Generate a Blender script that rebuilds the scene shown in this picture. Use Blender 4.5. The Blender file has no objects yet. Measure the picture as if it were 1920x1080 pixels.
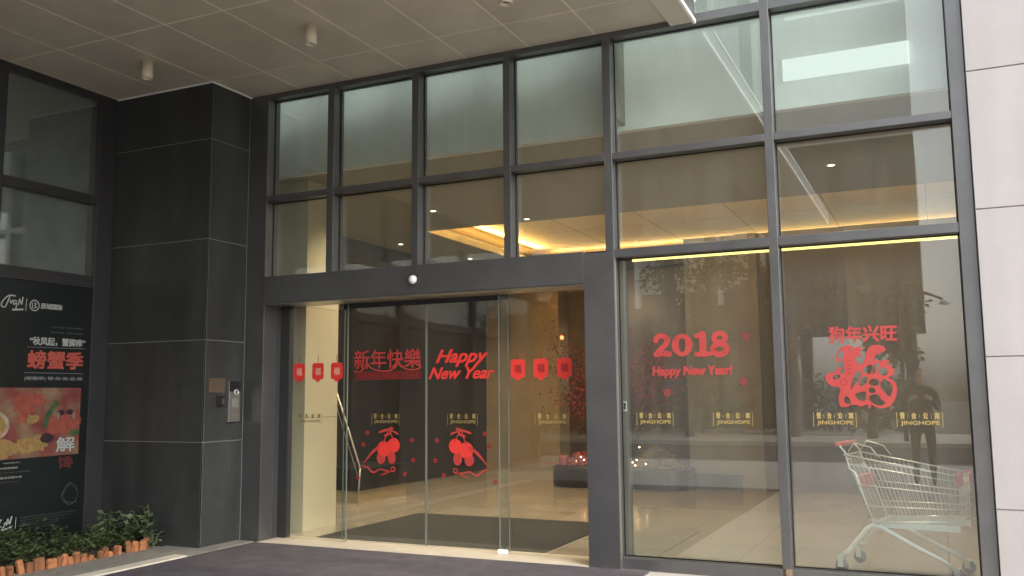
import bpy, bmesh, math, random
from mathutils import Vector, Matrix
R = math.radians
S = bpy.context.scene
COL = S.collection
rnd = random.Random(7)

# ------------------------------------------------------------------ camera
cam = bpy.data.objects.new('camera', bpy.data.cameras.new('camera'))
COL.objects.link(cam)
F, YAW, PITCH, ROLL, DIST = 1708.36, 0.434462, 0.117146, -0.0092355, 7.209
fw = Vector((-math.sin(YAW)*math.cos(PITCH), math.cos(YAW)*math.cos(PITCH), math.sin(PITCH)))
r0 = Vector((math.cos(YAW), math.sin(YAW), 0)); u0 = r0.cross(fw)
rt = r0*math.cos(ROLL)+u0*math.sin(ROLL); up = -r0*math.sin(ROLL)+u0*math.cos(ROLL)
m3 = Matrix((rt, up, -fw)).transposed()
cam.matrix_world = Matrix.Translation((0, -DIST, 1.4)) @ m3.to_4x4()
cam.data.sensor_width = 36; cam.data.lens = F/1920*36
cam.data.clip_start = 0.05; cam.data.clip_end = 1000
S.camera = cam

# ------------------------------------------------------------------ sky, sun, exposure
SUN_EL, SUN_AZ = 40, 118            # azimuth of the veiled sun, degrees clockwise from +Y
w = bpy.data.worlds.new('World'); S.world = w; w.use_nodes = True
nt = w.node_tree; bg = nt.nodes['Background']
sky = nt.nodes.new('ShaderNodeTexSky'); sky.sky_type = 'NISHITA'; sky.sun_disc = False
sky.sun_elevation = R(SUN_EL); sky.sun_rotation = R(SUN_AZ); sky.dust_density = 3; sky.air_density = 1.5
hs = nt.nodes.new('ShaderNodeHueSaturation'); hs.inputs['Saturation'].default_value = 0.22
nt.links.new(sky.outputs[0], hs.inputs['Color']); nt.links.new(hs.outputs[0], bg.inputs['Color'])
bg.inputs['Strength'].default_value = 0.15
sun = bpy.data.objects.new('sun', bpy.data.lights.new('sun', 'SUN')); COL.objects.link(sun)
sun.data.energy = 0.6; sun.data.angle = R(30); sun.data.color = (1, .985, .965)
az, el = R(SUN_AZ), R(SUN_EL)
sdir = Vector((math.sin(az)*math.cos(el), math.cos(az)*math.cos(el), math.sin(el)))
sun.rotation_euler = sdir.to_track_quat('Z', 'Y').to_euler()
S.view_settings.view_transform = 'Standard'; S.view_settings.look = 'None'
S.view_settings.exposure = 1.4; S.view_settings.gamma = 1
S.render.engine = 'CYCLES'
S.cycles.transparent_max_bounces = 24; S.cycles.max_bounces = 10; S.cycles.diffuse_bounces = 5
S.cycles.caustics_reflective = False; S.cycles.caustics_refractive = False
S.cycles.use_denoising = True
S.cycles.sample_clamp_indirect = 6

# ------------------------------------------------------------------ materials
MATS = {}
def mat(name, col, rough=.5, metal=0, var=.0, scale=6, bump=0, bscale=40, spec=.5, coat=0, grain=0):
    if name in MATS: return MATS[name]
    m = bpy.data.materials.new(name); m.use_nodes = True; MATS[name] = m
    t = m.node_tree; b = t.nodes['Principled BSDF']
    b.inputs['Roughness'].default_value = rough; b.inputs['Metallic'].default_value = metal
    b.inputs['Specular IOR Level'].default_value = spec; b.inputs['Coat Weight'].default_value = coat
    b.inputs['Base Color'].default_value = (*col, 1)
    tc = t.nodes.new('ShaderNodeTexCoord')
    if var:
        n = t.nodes.new('ShaderNodeTexNoise'); n.inputs['Scale'].default_value = scale
        n.inputs['Detail'].default_value = 6; n.inputs['Roughness'].default_value = .6
        r = t.nodes.new('ShaderNodeValToRGB')
        r.color_ramp.elements[0].position = .3; r.color_ramp.elements[1].position = .7
        r.color_ramp.elements[0].color = (*[c*(1-var) for c in col], 1)
        r.color_ramp.elements[1].color = (*[min(1, c*(1+var)) for c in col], 1)
        t.links.new(tc.outputs['Object'], n.inputs['Vector']); t.links.new(n.outputs['Fac'], r.inputs[0])
        t.links.new(r.outputs[0], b.inputs['Base Color'])
        mr = t.nodes.new('ShaderNodeMapRange')
        mr.inputs['To Min'].default_value = max(.02, rough*.8); mr.inputs['To Max'].default_value = min(1, rough*1.2)
        t.links.new(n.outputs['Fac'], mr.inputs['Value']); t.links.new(mr.outputs[0], b.inputs['Roughness'])
    if grain:
        ng = t.nodes.new('ShaderNodeTexNoise'); ng.inputs['Scale'].default_value = 220; ng.inputs['Detail'].default_value = 3
        nb = t.nodes.new('ShaderNodeTexNoise'); nb.inputs['Scale'].default_value = 1.1; nb.inputs['Detail'].default_value = 5
        mp = t.nodes.new('ShaderNodeMapping'); mp.inputs['Scale'].default_value = (3, 3, .6)
        md = t.nodes.new('ShaderNodeMath'); md.operation = 'ADD'
        mr2 = t.nodes.new('ShaderNodeMapRange'); mr2.inputs['From Min'].default_value = .7; mr2.inputs['From Max'].default_value = 1.3
        mr2.inputs['To Min'].default_value = 1-grain; mr2.inputs['To Max'].default_value = 1+grain
        mm = t.nodes.new('ShaderNodeMix'); mm.data_type = 'RGBA'; mm.blend_type = 'MULTIPLY'; mm.inputs['Factor'].default_value = 1
        t.links.new(tc.outputs['Object'], ng.inputs['Vector']); t.links.new(tc.outputs['Object'], mp.inputs['Vector']); t.links.new(mp.outputs[0], nb.inputs['Vector'])
        t.links.new(ng.outputs['Fac'], md.inputs[0]); t.links.new(nb.outputs['Fac'], md.inputs[1]); t.links.new(md.outputs[0], mr2.inputs['Value'])
        ge = t.nodes.new('ShaderNodeNewGeometry'); mi = t.nodes.new('ShaderNodeMapRange'); mi.inputs['To Min'].default_value = 1-grain*.35; mi.inputs['To Max'].default_value = 1+grain*.35
        mu = t.nodes.new('ShaderNodeMath'); mu.operation = 'MULTIPLY'      # slab to slab tone difference
        t.links.new(ge.outputs['Random Per Island'], mi.inputs['Value']); t.links.new(mi.outputs[0], mu.inputs[0]); t.links.new(mr2.outputs[0], mu.inputs[1])
        t.links.new(b.inputs['Base Color'].links[0].from_socket, mm.inputs['A']); t.links.new(mu.outputs[0], mm.inputs['B']); t.links.new(mm.outputs['Result'], b.inputs['Base Color'])
    if bump:
        n2 = t.nodes.new('ShaderNodeTexNoise'); n2.inputs['Scale'].default_value = bscale; n2.inputs['Detail'].default_value = 4
        bp = t.nodes.new('ShaderNodeBump'); bp.inputs['Strength'].default_value = bump; bp.inputs['Distance'].default_value = .01
        t.links.new(tc.outputs['Object'], n2.inputs['Vector']); t.links.new(n2.outputs['Fac'], bp.inputs['Height'])
        t.links.new(bp.outputs[0], b.inputs['Normal'])
    return m
def tiles(name, c1, c2, mortar, sx, sy, msize=.004, rough=.5, var=.1, off=0, spec=.5):
    m = mat(name, c1, rough, spec=spec); t = m.node_tree; b = t.nodes['Principled BSDF']
    tc = t.nodes.new('ShaderNodeTexCoord')
    k = t.nodes.new('ShaderNodeTexBrick'); k.offset = off; k.squash = 1
    k.inputs['Scale'].default_value = 1; k.inputs['Brick Width'].default_value = sx; k.inputs['Row Height'].default_value = sy
    k.inputs['Mortar Size'].default_value = msize; k.inputs['Mortar Smooth'].default_value = .2
    k.inputs['Color1'].default_value = (*c1, 1); k.inputs['Color2'].default_value = (*c2, 1); k.inputs['Mortar'].default_value = (*mortar, 1)
    n = t.nodes.new('ShaderNodeTexNoise'); n.inputs['Scale'].default_value = 3; n.inputs['Detail'].default_value = 8
    mx = t.nodes.new('ShaderNodeMix'); mx.data_type = 'RGBA'; mx.blend_type = 'MULTIPLY'
    mr = t.nodes.new('ShaderNodeMapRange'); mr.inputs['To Min'].default_value = 1-var*1.5; mr.inputs['To Max'].default_value = 1+var
    t.links.new(tc.outputs['Object'], k.inputs['Vector']); t.links.new(tc.outputs['Object'], n.inputs['Vector'])
    t.links.new(n.outputs['Fac'], mr.inputs['Value'])
    mx.inputs['Factor'].default_value = 1
    t.links.new(k.outputs['Color'], mx.inputs['A']); t.links.new(mr.outputs[0], mx.inputs['B'])
    t.links.new(mx.outputs['Result'], b.inputs['Base Color'])
    return m
def emit(name, col, s):
    m = bpy.data.materials.new(name); m.use_nodes = True
    t = m.node_tree; t.nodes.clear()
    e = t.nodes.new('ShaderNodeEmission'); e.inputs[0].default_value = (*col, 1); e.inputs[1].default_value = s
    o = t.nodes.new('ShaderNodeOutputMaterial'); t.links.new(e.outputs[0], o.inputs[0]); return m
def glass(name, tint, f0=.05, wob=0, dust_haze=0):
    m = bpy.data.materials.new(name); m.use_nodes = True
    t = m.node_tree; t.nodes.clear()
    tr = t.nodes.new('ShaderNodeBsdfTransparent'); tr.inputs[0].default_value = (*tint, 1)
    gl = t.nodes.new('ShaderNodeBsdfGlossy'); gl.inputs['Roughness'].default_value = 0.0
    lw = t.nodes.new('ShaderNodeLayerWeight'); lw.inputs[0].default_value = .5
    pw = t.nodes.new('ShaderNodeMath'); pw.operation = 'POWER'; pw.inputs[1].default_value = 5
    ma = t.nodes.new('ShaderNodeMath'); ma.operation = 'MULTIPLY_ADD'; ma.inputs[1].default_value = 1-f0; ma.inputs[2].default_value = f0
    mx = t.nodes.new('ShaderNodeMixShader'); o = t.nodes.new('ShaderNodeOutputMaterial')
    t.links.new(lw.outputs['Facing'], pw.inputs[0]); t.links.new(pw.outputs[0], ma.inputs[0]); t.links.new(ma.outputs[0], mx.inputs[0])
    t.links.new(tr.outputs[0], mx.inputs[1]); t.links.new(gl.outputs[0], mx.inputs[2]); t.links.new(mx.outputs[0], o.inputs[0])
    if dust_haze:      # dusty streaked film that also paints a pale haze over the pane
        df = t.nodes.new('ShaderNodeBsdfDiffuse'); df.inputs[0].default_value = (.80, .80, .77, 1)
        tl = t.nodes.new('ShaderNodeBsdfTranslucent'); tl.inputs[0].default_value = (.80, .80, .77, 1)
        m1 = t.nodes.new('ShaderNodeMixShader'); m1.inputs[0].default_value = .3
        tc2 = t.nodes.new('ShaderNodeTexCoord'); mp = t.nodes.new('ShaderNodeMapping'); mp.inputs['Scale'].default_value = (5, 5, .5)
        n3 = t.nodes.new('ShaderNodeTexNoise'); n3.inputs['Scale'].default_value = 1.6; n3.inputs['Detail'].default_value = 7; n3.inputs['Roughness'].default_value = .65
        mr3 = t.nodes.new('ShaderNodeMapRange'); mr3.inputs['From Min'].default_value = .3; mr3.inputs['From Max'].default_value = .75
        mr3.inputs['To Min'].default_value = dust_haze*.65; mr3.inputs['To Max'].default_value = dust_haze*1.6
        m2 = t.nodes.new('ShaderNodeMixShader')
        t.links.new(tc2.outputs['Object'], mp.inputs['Vector']); t.links.new(mp.outputs[0], n3.inputs['Vector']); t.links.new(n3.outputs['Fac'], mr3.inputs['Value'])
        t.links.new(df.outputs[0], m1.inputs[1]); t.links.new(tl.outputs[0], m1.inputs[2])
        t.links.new(mr3.outputs[0], m2.inputs[0]); t.links.new(mx.outputs[0], m2.inputs[1]); t.links.new(m1.outputs[0], m2.inputs[2])
        t.links.new(m2.outputs[0], o.inputs[0])
    if wob:
        tc = t.nodes.new('ShaderNodeTexCoord'); n = t.nodes.new('ShaderNodeTexNoise'); n.inputs['Scale'].default_value = 1.3
        bp = t.nodes.new('ShaderNodeBump'); bp.inputs['Strength'].default_value = wob; bp.inputs['Distance'].default_value = .01
        t.links.new(tc.outputs['Object'], n.inputs['Vector']); t.links.new(n.outputs['Fac'], bp.inputs['Height'])
        t.links.new(bp.outputs[0], gl.inputs['Normal'])
    return m

M_frame = mat('charcoal aluminium', (.158, .159, .162), .40, .75, .10, 3)
M_frame_d = mat('black aluminium', (.028, .028, .03), .45, 0, .08, 3)
M_stone_d = mat('dark granite', (.034, .0365, .0365), .5, 0, .14, 9, .05, 60, grain=.45)
M_joint = mat('pale joint', (.22, .22, .21), .7)
M_soffit = mat('soffit panel', (.55, .51, .42), .36, 0, .05, 2.2, grain=.10)
M_soffit_j = mat('soffit joint', (.86, .80, .68), .6)
M_beam = mat('soffit edge beam', (.60, .56, .48), .45, 0, .04, 2)
M_white = mat('white paint', (.90, .895, .87), .45, 0, .03, 5)
M_cream = mat('cream stone panel', (.39, .365, .362), .55, 0, .03, 2.5, .03, 80, grain=.10)
M_groove = mat('panel groove', (.46, .43, .42), .8)
M_glass = glass('window glass', (.905, .957, .93), .115, .006, .042)
M_doorglass = glass('door glass', (.93, .96, .94), .05, .004, .012)
M_edge = mat('glass edge', (.19, .20, .175), .3, 0, spec=.5)
M_carpet = mat('entrance carpet', (.100, .091, .102), .95, 0, .2, 5, .5, 350, spec=.1)
M_mat2 = mat('lobby mat', (.05, .048, .044), .95, 0, .15, 6, .5, 350, spec=.1)
M_red = mat('red vinyl', (.72, .045, .035), .5)
M_red2 = mat('dull red vinyl', (.30, .022, .022), .5)
M_redbox = mat('clear red vinyl', (.11, .018, .016), .5)
M_redmid = mat('washed red vinyl', (.44, .045, .04), .5)
M_redR = mat('faded red vinyl', (.42, .052, .048), .5, 0, .08, 9)
M_pink = mat('pale vinyl', (.74, .42, .32), .5)
M_gold = mat('gold vinyl', (.40, .305, .11), .45)
M_golddim = mat('dull gold vinyl', (.26, .20, .075), .5)
M_chrome = mat('zinc plated wire', (.80, .805, .79), .36, .6)
M_steel = mat('brushed steel', (.52, .50, .46), .35, .9, .06, 20)
M_black = mat('black plastic', (.012, .012, .013), .3)
M_cartred = mat('red cart plastic', (.60, .05, .05), .4)
M_warm = emit('warm cove light', (1, .52, .13), 4.5)
M_led = emit('warm led strip', (1, .74, .22), 1.2)
M_lamp = emit('downlight lens', (1, .80, .50), 9.0)
M_bulb = emit('fairy bulb', (1, .55, .25), 10.0)
M_redbulb = emit('red bulb', (1, .10, .03), 4.0)
M_marble_d = mat('black marble', (.010, .009, .0085), .35, 0, .3, 2)
M_brown = mat('brown stone', (.33, .265, .165), .4, 0, .10, 2.2)
M_brown_d = mat('dark brown stone', (.085, .064, .048), .4, 0, .12, 2.2)
M_grey = mat('grey panel', (.20, .20, .18), .5, 0, .08, 3)
M_tan = mat('tan stone', (.20, .17, .13), .45, 0, .08, 2)
M_colm = mat('cream marble', (.66, .58, .42), .3, 0, .06, 1.5)
M_floor = tiles('polished floor tile', (.43, .38, .31), (.36, .315, .25), (.20, .17, .13), .8, .8, .003, .13, .08)
M_pave = tiles('forecourt tile', (.50, .455, .42), (.47, .43, .40), (.30, .27, .25), .6, .6, .006, .6, .10)
M_step = mat('beige threshold stone', (.52, .46, .37), .5, 0, .12, 6)
M_kerb = mat('grey granite', (.24, .23, .205), .7, 0, .25, 14, .2, 120)
M_strip = mat('pale stone strip', (.62, .57, .47), .6, 0, .10, 9)
M_road = mat('asphalt', (.05, .05, .052), .85, 0, .2, 8, .3, 200)
M_ground = mat('ground', (.16, .15, .13), .9, 0, .2, 2)
M_soil = mat('soil', (.03, .022, .015), .95, 0, .3, 10, .5, 40)
M_leaf = mat('ground cover leaf', (.058, .080, .030), .55, 0, .4, 12)
M_leaf2 = mat('broad leaf', (.085, .110, .052), .45, 0, .3, 9)
M_terra = mat('terracotta', (.40, .165, .07), .8, 0, .25, 14, .3, 60)
t = M_terra.node_tree; oi = t.nodes.new('ShaderNodeObjectInfo'); hv = t.nodes.new('ShaderNodeHueSaturation')
mr_ = t.nodes.new('ShaderNodeMapRange'); mr_.inputs['To Min'].default_value = .55; mr_.inputs['To Max'].default_value = 1.35
t.links.new(oi.outputs['Random'], mr_.inputs['Value']); t.links.new(mr_.outputs[0], hv.inputs['Value'])
bc = t.nodes['Principled BSDF'].inputs['Base Color']; src_ = bc.links[0].from_socket
t.links.new(src_, hv.inputs['Color']); t.links.new(hv.outputs[0], bc)
M_bark = mat('bark', (.06, .045, .035), .9, 0, .3, 10, .5, 30)
M_treeleaf = mat('tree leaf', (.040, .058, .026), .6, 0, .4, .8)
M_poster = mat('poster print dark', (.006, .010, .010), .35, 0, .2, 2)
M_ptext = mat('poster white ink', (.36, .39, .38), .5)
M_pdim = mat('poster grey ink', (.17, .18, .175), .5)
M_pdim2 = mat('poster faint ink', (.045, .052, .05), .5)
M_pred = mat('poster red ink', (.42, .085, .06), .5)
M_pred_d = mat('poster dark red ink', (.10, .02, .02), .5)

# ------------------------------------------------------------------ geometry helpers
WL = {}
class MB:
    def __init__(s): s.v = []; s.f = []
    def box(s, x0, x1, y0, y1, z0, z1):
        i = len(s.v)
        s.v += [(x0,y0,z0),(x1,y0,z0),(x1,y1,z0),(x0,y1,z0),(x0,y0,z1),(x1,y0,z1),(x1,y1,z1),(x0,y1,z1)]
        s.f += [tuple(i+k for k in q) for q in ((3,2,1,0),(4,5,6,7),(0,1,5,4),(1,2,6,5),(2,3,7,6),(3,0,4,7))]
        return s
    def tube(s, pts, r, n=6, cap=True):
        pts = [Vector(p) for p in pts]; k = len(pts)
        rs = r if isinstance(r, (list, tuple)) else [r]*k
        i0 = len(s.v); prev = None
        for j, p in enumerate(pts):
            t = (pts[min(j+1,k-1)]-pts[max(j-1,0)]).normalized()
            if prev is None:
                a = t.cross(Vector((0,0,1)) if abs(t.z) < .9 else Vector((1,0,0))).normalized()
            else: a = (prev-t*prev.dot(t)).normalized()
            prev = a; b = t.cross(a)
            for q in range(n):
                an = 2*math.pi*q/n
                s.v.append(tuple(p+(a*math.cos(an)+b*math.sin(an))*rs[j]))
        for j in range(k-1):
            for q in range(n):
                s.f.append((i0+j*n+q, i0+j*n+(q+1)%n, i0+(j+1)*n+(q+1)%n, i0+(j+1)*n+q))
        if cap:
            s.f.append(tuple(i0+q for q in reversed(range(n)))); s.f.append(tuple(i0+(k-1)*n+q for q in range(n)))
        return s
    def lathe(s, c, prof, n=24, ax='z'):
        i0 = len(s.v); k = len(prof)
        for (r, h) in prof:
            for q in range(n):
                a = 2*math.pi*q/n; x, y = r*math.cos(a), r*math.sin(a)
                s.v.append((c[0]+x, c[1]+y, c[2]+h) if ax == 'z' else (c[0]+x, c[1]+h, c[2]+y) if ax == 'y' else (c[0]+h, c[1]+x, c[2]+y))
        for j in range(k-1):
            for q in range(n):
                s.f.append((i0+j*n+q, i0+j*n+(q+1)%n, i0+(j+1)*n+(q+1)%n, i0+(j+1)*n+q))
        s.f.append(tuple(i0+q for q in reversed(range(n)))); s.f.append(tuple(i0+(k-1)*n+q for q in range(n)))
        return s
    def quad(s, a, b, c, d):
        i = len(s.v); s.v += [tuple(a), tuple(b), tuple(c), tuple(d)]; s.f.append((i,i+1,i+2,i+3)); return s
    def leaf(s, c, d, n, l, wd):
        d = d.normalized(); sd = d.cross(n)
        if sd.length < 1e-4: sd = Vector((1,0,0))
        sd.normalize(); nn = sd.cross(d)
        i = len(s.v); c = Vector(c)
        s.v += [tuple(c), tuple(c+d*l*.45+sd*wd*.5+nn*l*.06), tuple(c+d*l), tuple(c+d*l*.45-sd*wd*.5+nn*l*.06), tuple(c+d*l*.5-nn*l*.03)]
        s.f += [(i,i+1,i+4),(i+1,i+2,i+4),(i+2,i+3,i+4),(i+3,i,i+4)]
        return s
    # flat work: pl maps (u, v, depth) to world
    def poly(s, pts, pl, d=0, t=.0008):
        i = len(s.v); n = len(pts)
        s.v += [pl(u, v, d) for u, v in pts]+[pl(u, v, d+t) for u, v in pts]
        s.f.append(tuple(range(i+n, i+2*n))); s.f.append(tuple(reversed(range(i, i+n))))
        for q in range(n): s.f.append((i+q, i+(q+1)%n, i+n+(q+1)%n, i+n+q))
        return s
    def ell(s, u, v, a, b, pl, d=0, t=.0008, n=28, rot=0, jag=0):
        p = []
        for q in range(n):
            an = 2*math.pi*q/n; k = 1+jag*rnd.uniform(-1, 1)
            x, y = a*k*math.cos(an), b*k*math.sin(an)
            p.append((u+x*math.cos(rot)-y*math.sin(rot), v+x*math.sin(rot)+y*math.cos(rot)))
        return s.poly(p, pl, d, t)
    def stroke(s, pts, wd, pl, d=0, t=.0008, sub=6, closed=False):
        n = len(pts); ws = wd if isinstance(wd, (list, tuple)) else [wd]*n
        P = [Vector(p) for p in pts]; out = []; ow = []
        rng = n if closed else n-1
        for i in range(rng):
            g = (lambda k: P[k % n]) if closed else (lambda k: P[max(0, min(n-1, k))])
            a, b, c, e = g(i-1), g(i), g(i+1), g(i+2)
            w0, w1 = ws[i], ws[(i+1) % n]
            for q in range(sub):
                x = q/sub
                out.append(.5*((2*b)+(c-a)*x+(2*a-5*b+4*c-e)*x*x+(3*b-a-3*c+e)*x**3)); ow.append(w0+(w1-w0)*x)
        if not closed:
            out.append(P[-1]); ow.append(ws[-1])
            t0 = (out[0]-out[1]).normalized(); t1 = (out[-1]-out[-2]).normalized()
            pre = [(out[0]+t0*ow[0]*.5*k, ow[0]*math.sqrt(1-k*k)+1e-5) for k in (.98, .8, .5)]
            post = [(out[-1]+t1*ow[-1]*.5*k, ow[-1]*math.sqrt(1-k*k)+1e-5) for k in (.5, .8, .98)]
            out = [p for p, _ in pre]+out+[p for p, _ in post]; ow = [x for _, x in pre]+ow+[x for _, x in post]
        k = len(out); i0 = len(s.v)
        for j, p in enumerate(out):
            tt = (out[(j+1) % k]-out[j-1]) if closed else (out[min(j+1,k-1)]-out[max(j-1,0)])
            tt.normalize(); nn = Vector((-tt.y, tt.x))
            L = p+nn*ow[j]*.5; Q = p-nn*ow[j]*.5
            s.v += [pl(L.x, L.y, d), pl(Q.x, Q.y, d), pl(L.x, L.y, d+t), pl(Q.x, Q.y, d+t)]
        for j in range(k if closed else k-1):
            a = i0+4*j; b = i0+4*((j+1) % k)
            s.f += [(a+2,a+3,b+3,b+2), (a,b,b+1,a+1), (a,a+2,b+2,b), (a+1,b+1,b+3,a+3)]
        return s
    def text(s, txt, box, pl, d=0, t=.0006, off=0, shear=0, space=1, bold=0):
        """lay the words into box (u0,u1,v0,v1); bold fattens the strokes with shifted copies"""
        if bold:
            sh = [(0,0),(bold,0),(0,bold),(bold,bold),(bold*.5,bold*.5)]
            for q, (a, b) in enumerate(sh):
                s.text(txt, (box[0]+a, box[1]-bold+a, box[2]+b, box[3]-bold+b), pl, d+.0002*q, t, off, shear, space)
            return s
        c = bpy.data.curves.new('t', 'FONT'); c.body = txt; c.size = 1; c.offset = off; c.shear = shear
        c.space_character = space; c.extrude = .01; c.resolution_u = 4
        o = bpy.data.objects.new('t', c); COL.objects.link(o)
        dg = bpy.context.evaluated_depsgraph_get(); me = bpy.data.meshes.new_from_object(o.evaluated_get(dg))
        vs = [v.co.copy() for v in me.vertices]
        if vs:
            x0, x1 = min(v.x for v in vs), max(v.x for v in vs); y0, y1 = min(v.y for v in vs), max(v.y for v in vs)
            sx = (box[1]-box[0])/max(1e-6, x1-x0); sy = (box[3]-box[2])/max(1e-6, y1-y0)
            i = len(s.v)
            s.v += [pl(box[0]+(v.x-x0)*sx, box[2]+(v.y-y0)*sy, d+(t if v.z > 0 else 0)) for v in vs]
            s.f += [tuple(i+k for k in p.vertices) for p in me.polygons]
        bpy.data.objects.remove(o); bpy.data.curves.remove(c); bpy.data.meshes.remove(me)
        return s
    def build(s, name, m, parent=None, smooth=False, bevel=0, loc=None):
        off = Vector(WL.get(parent.name, (0,0,0))) if parent else Vector(loc or (0,0,0))
        me = bpy.data.meshes.new(name)
        me.from_pydata([tuple(Vector(v)-off) for v in s.v], [], s.f)
        bm = bmesh.new(); bm.from_mesh(me); bmesh.ops.recalc_face_normals(bm, faces=bm.faces); bm.to_mesh(me); bm.free()
        if smooth: me.polygons.foreach_set('use_smooth', [True]*len(me.polygons))
        me.materials.append(m)
        o = bpy.data.objects.new(name, me); COL.objects.link(o)
        if parent: o.parent = parent; WL[o.name] = tuple(off)
        else: o.location = off; WL[o.name] = tuple(off)
        if bevel:
            b = o.modifiers.new('bevel', 'BEVEL'); b.width = bevel; b.segments = 2; b.limit_method = 'ANGLE'
        return o
def tag(o, label, cat, group=None, kind=None):
    o['label'] = label; o['category'] = cat
    if group: o['group'] = group
    if kind: o['kind'] = kind
    return o
def thing(name, loc, label, cat, group=None):
    o = bpy.data.objects.new(name, None); COL.objects.link(o); o.location = loc; o.empty_display_size = .1
    WL[o.name] = tuple(loc); return tag(o, label, cat, group)
def struct(o): o['kind'] = 'structure'; return o
def copy_tree(o, loc=None, label=None, parent=None, rz=None):
    c = o.copy(); COL.objects.link(c)
    if parent: c.parent = parent
    if loc is not None: c.location = loc
    if rz is not None: c.rotation_euler = (0, 0, rz)
    if label: c['label'] = label
    for ch in o.children: copy_tree(ch, parent=c)
    return c
def facade(y, sgn=-1): return lambda u, v, d: (u, y+sgn*d, v)     # readable from the street
def side(x): return lambda u, v, d: (x+d, u, v)                  # left wall, readable from +X
def bx(*a): return MB().box(*a)

# ------------------------------------------------------------------ ground
struct(bx(-150, 150, -150, 150, -.4, -.15).build('ground', M_ground))
struct(bx(-40, 40, -20, -12, -.15, -.12).build('road', M_road))
g = MB().box(-40, 40, -12, -.0, -.15, 0)
struct(g.build('pavement', M_pave))
struct(bx(-40, 40, -12.15, -12.001, -.15, .012).build('kerb', M_kerb))
g = MB().box(-40, 40, -26, -20, -.15, 0)
struct(g.build('far_pavement', M_strip))
# ------------------------------------------------------------------ lobby shell
struct(bx(-9.0, 1.2, .0, 9.4, -.15, .004).build('floor', M_floor))
CZ = 3.75; RX0, RX1, RY0, RY1 = -6.55, .6, 4.0, 8.0
c = MB()
c.box(-8.2, 1.2, .53, RY0, CZ+.001, CZ+.12); c.box(-8.2, RX0, RY0, RY1, CZ, CZ+.12)
c.box(RX1, 1.2, RY0, RY1, CZ, CZ+.12); c.box(-8.2, 1.2, RY1, 9.4, CZ, CZ+.12)
M_ceil = mat('lobby ceiling paint', (.37, .345, .29), .6, 0, .04, 2)
struct(c.build('ceiling', M_ceil))
M_recess = tiles('recess ceiling board', (.84, .70, .46), (.82, .68, .45), (.20, .15, .08), 1.3, 1.3, .008, .6, .03)
c = MB().box(-8.2, 1.2, RY0-.4, 9.4, CZ+.30, CZ+.36)
struct(c.build('ceiling_recess', M_recess))
cv = thing('cove_light', (RX0, RY0, CZ+.12), 'warm yellow cove lighting hidden round the edge of the lobby ceiling recess', 'cove light')
MB().box(RX0-.26, RX0-.22, RY0-.05, RY1+.2, CZ+.125, CZ+.15).build('light_strip', M_warm, cv)
for yy_, rx_, en in ((RY0-.03, 64, 60), (RY1+.42, -64, 7)):
    L = bpy.data.lights.new('cove_lamp', 'AREA'); L.shape = 'RECTANGLE'; L.size = 6.8; L.size_y = .05; L.spread = R(105); L.energy = en; L.color = (1, .60, .22)
    lo = bpy.data.objects.new('cove_lamp', L); COL.objects.link(lo); lo.parent = cv
    lo.location = Vector(((RX0+RX1)/2, yy_, CZ+.19))-Vector(WL[cv.name]); lo.rotation_euler = (R(128) if rx_ > 0 else R(-125), 0, 0)
L = bpy.data.lights.new('cove_lamp', 'AREA'); L.shape = 'RECTANGLE'; L.size = 3.8; L.size_y = .05; L.spread = R(105); L.energy = 26; L.color = (1, .60, .20)
lo = bpy.data.objects.new('cove_lamp', L); COL.objects.link(lo); lo.parent = cv
lo.location = Vector((RX0+.02, (RY0+RY1)/2, CZ+.19))-Vector(WL[cv.name]); lo.rotation_euler = Vector((-math.cos(R(38)), 0, -math.sin(R(38)))).to_track_quat('Z', 'Y').to_euler()
MB().box(RX0, RX1, RY0-.10, RY0-.06, CZ+.125, CZ+.15).build('light_strip', M_warm, cv)
MB().box(RX0, RX1, RY1+.44, RY1+.48, CZ+.125, CZ+.15).build('light_strip', M_warm, cv)
tag(bx(-6.40, .6, .45, .53, CZ-.0, 5.2).build('ceiling_fascia', M_white), 'white vertical bulkhead above the lobby ceiling behind the top row of panes', 'bulkhead')
tag(bx(-2.46, -2.415, .172, .449, 3.80, 5.2).build('baffle', M_grey), 'narrow upright grey baffle added between glass and bulkhead to block side light', 'baffle')  # unseen piece added to keep side light off the left bays
pnl = thing('glow_panel', (-.4, .42, 4.07), 'added flat white glow panel on the bulkhead behind the top right pane', 'glow panel')  # added glowing panel, makes a bright patch and lightens the bulkhead
MB().box(-1.03, -.06, .42, .448, 3.985, 4.165).build('lens', emit('glow panel lens', (.93, 1, .96), .42), pnl)
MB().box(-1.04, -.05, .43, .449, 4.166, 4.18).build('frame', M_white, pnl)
WL_OBJ = [
 ('lobby_wall', MB().box(-8.2, -7.85, .4, 9.3, 0, CZ), M_marble_d, 'black polished stone wall along the left of the lobby behind the doors'),
 ('lobby_wall', MB().box(-7.85, -6.35, 8.5, 9.3, 0, CZ), M_brown, 'tan brown stone wall at the far end of the lobby beside the black wall'),
 ('lobby_wall', MB().box(-6.35, -3.3, 9.0, 9.2, 0, CZ), M_brown_d, 'dark brown recessed wall behind the red blossom tree'),
]
for n, mb, m, l in WL_OBJ: tag(mb.build(n, m), l, 'wall')
rw = thing('panelled_wall', (-1.2, 6.4, 0), 'panelled lobby wall behind the two big right panes, grey then brown then tan', 'wall')
MB().box(-3.42, -2.63, 6.4, 6.6, .0, 1.2).box(-3.42, -2.63, 6.4, 6.6, 1.206, CZ).build('grey_panel', M_grey, rw)
MB().box(-2.63, -2.32, 6.33, 6.6, 0, CZ).build('pilaster', M_tan, rw)
MB().box(-2.32, -1.1, 6.4, 6.6, 0, CZ).build('brown_panel', M_brown_d, rw)
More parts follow.
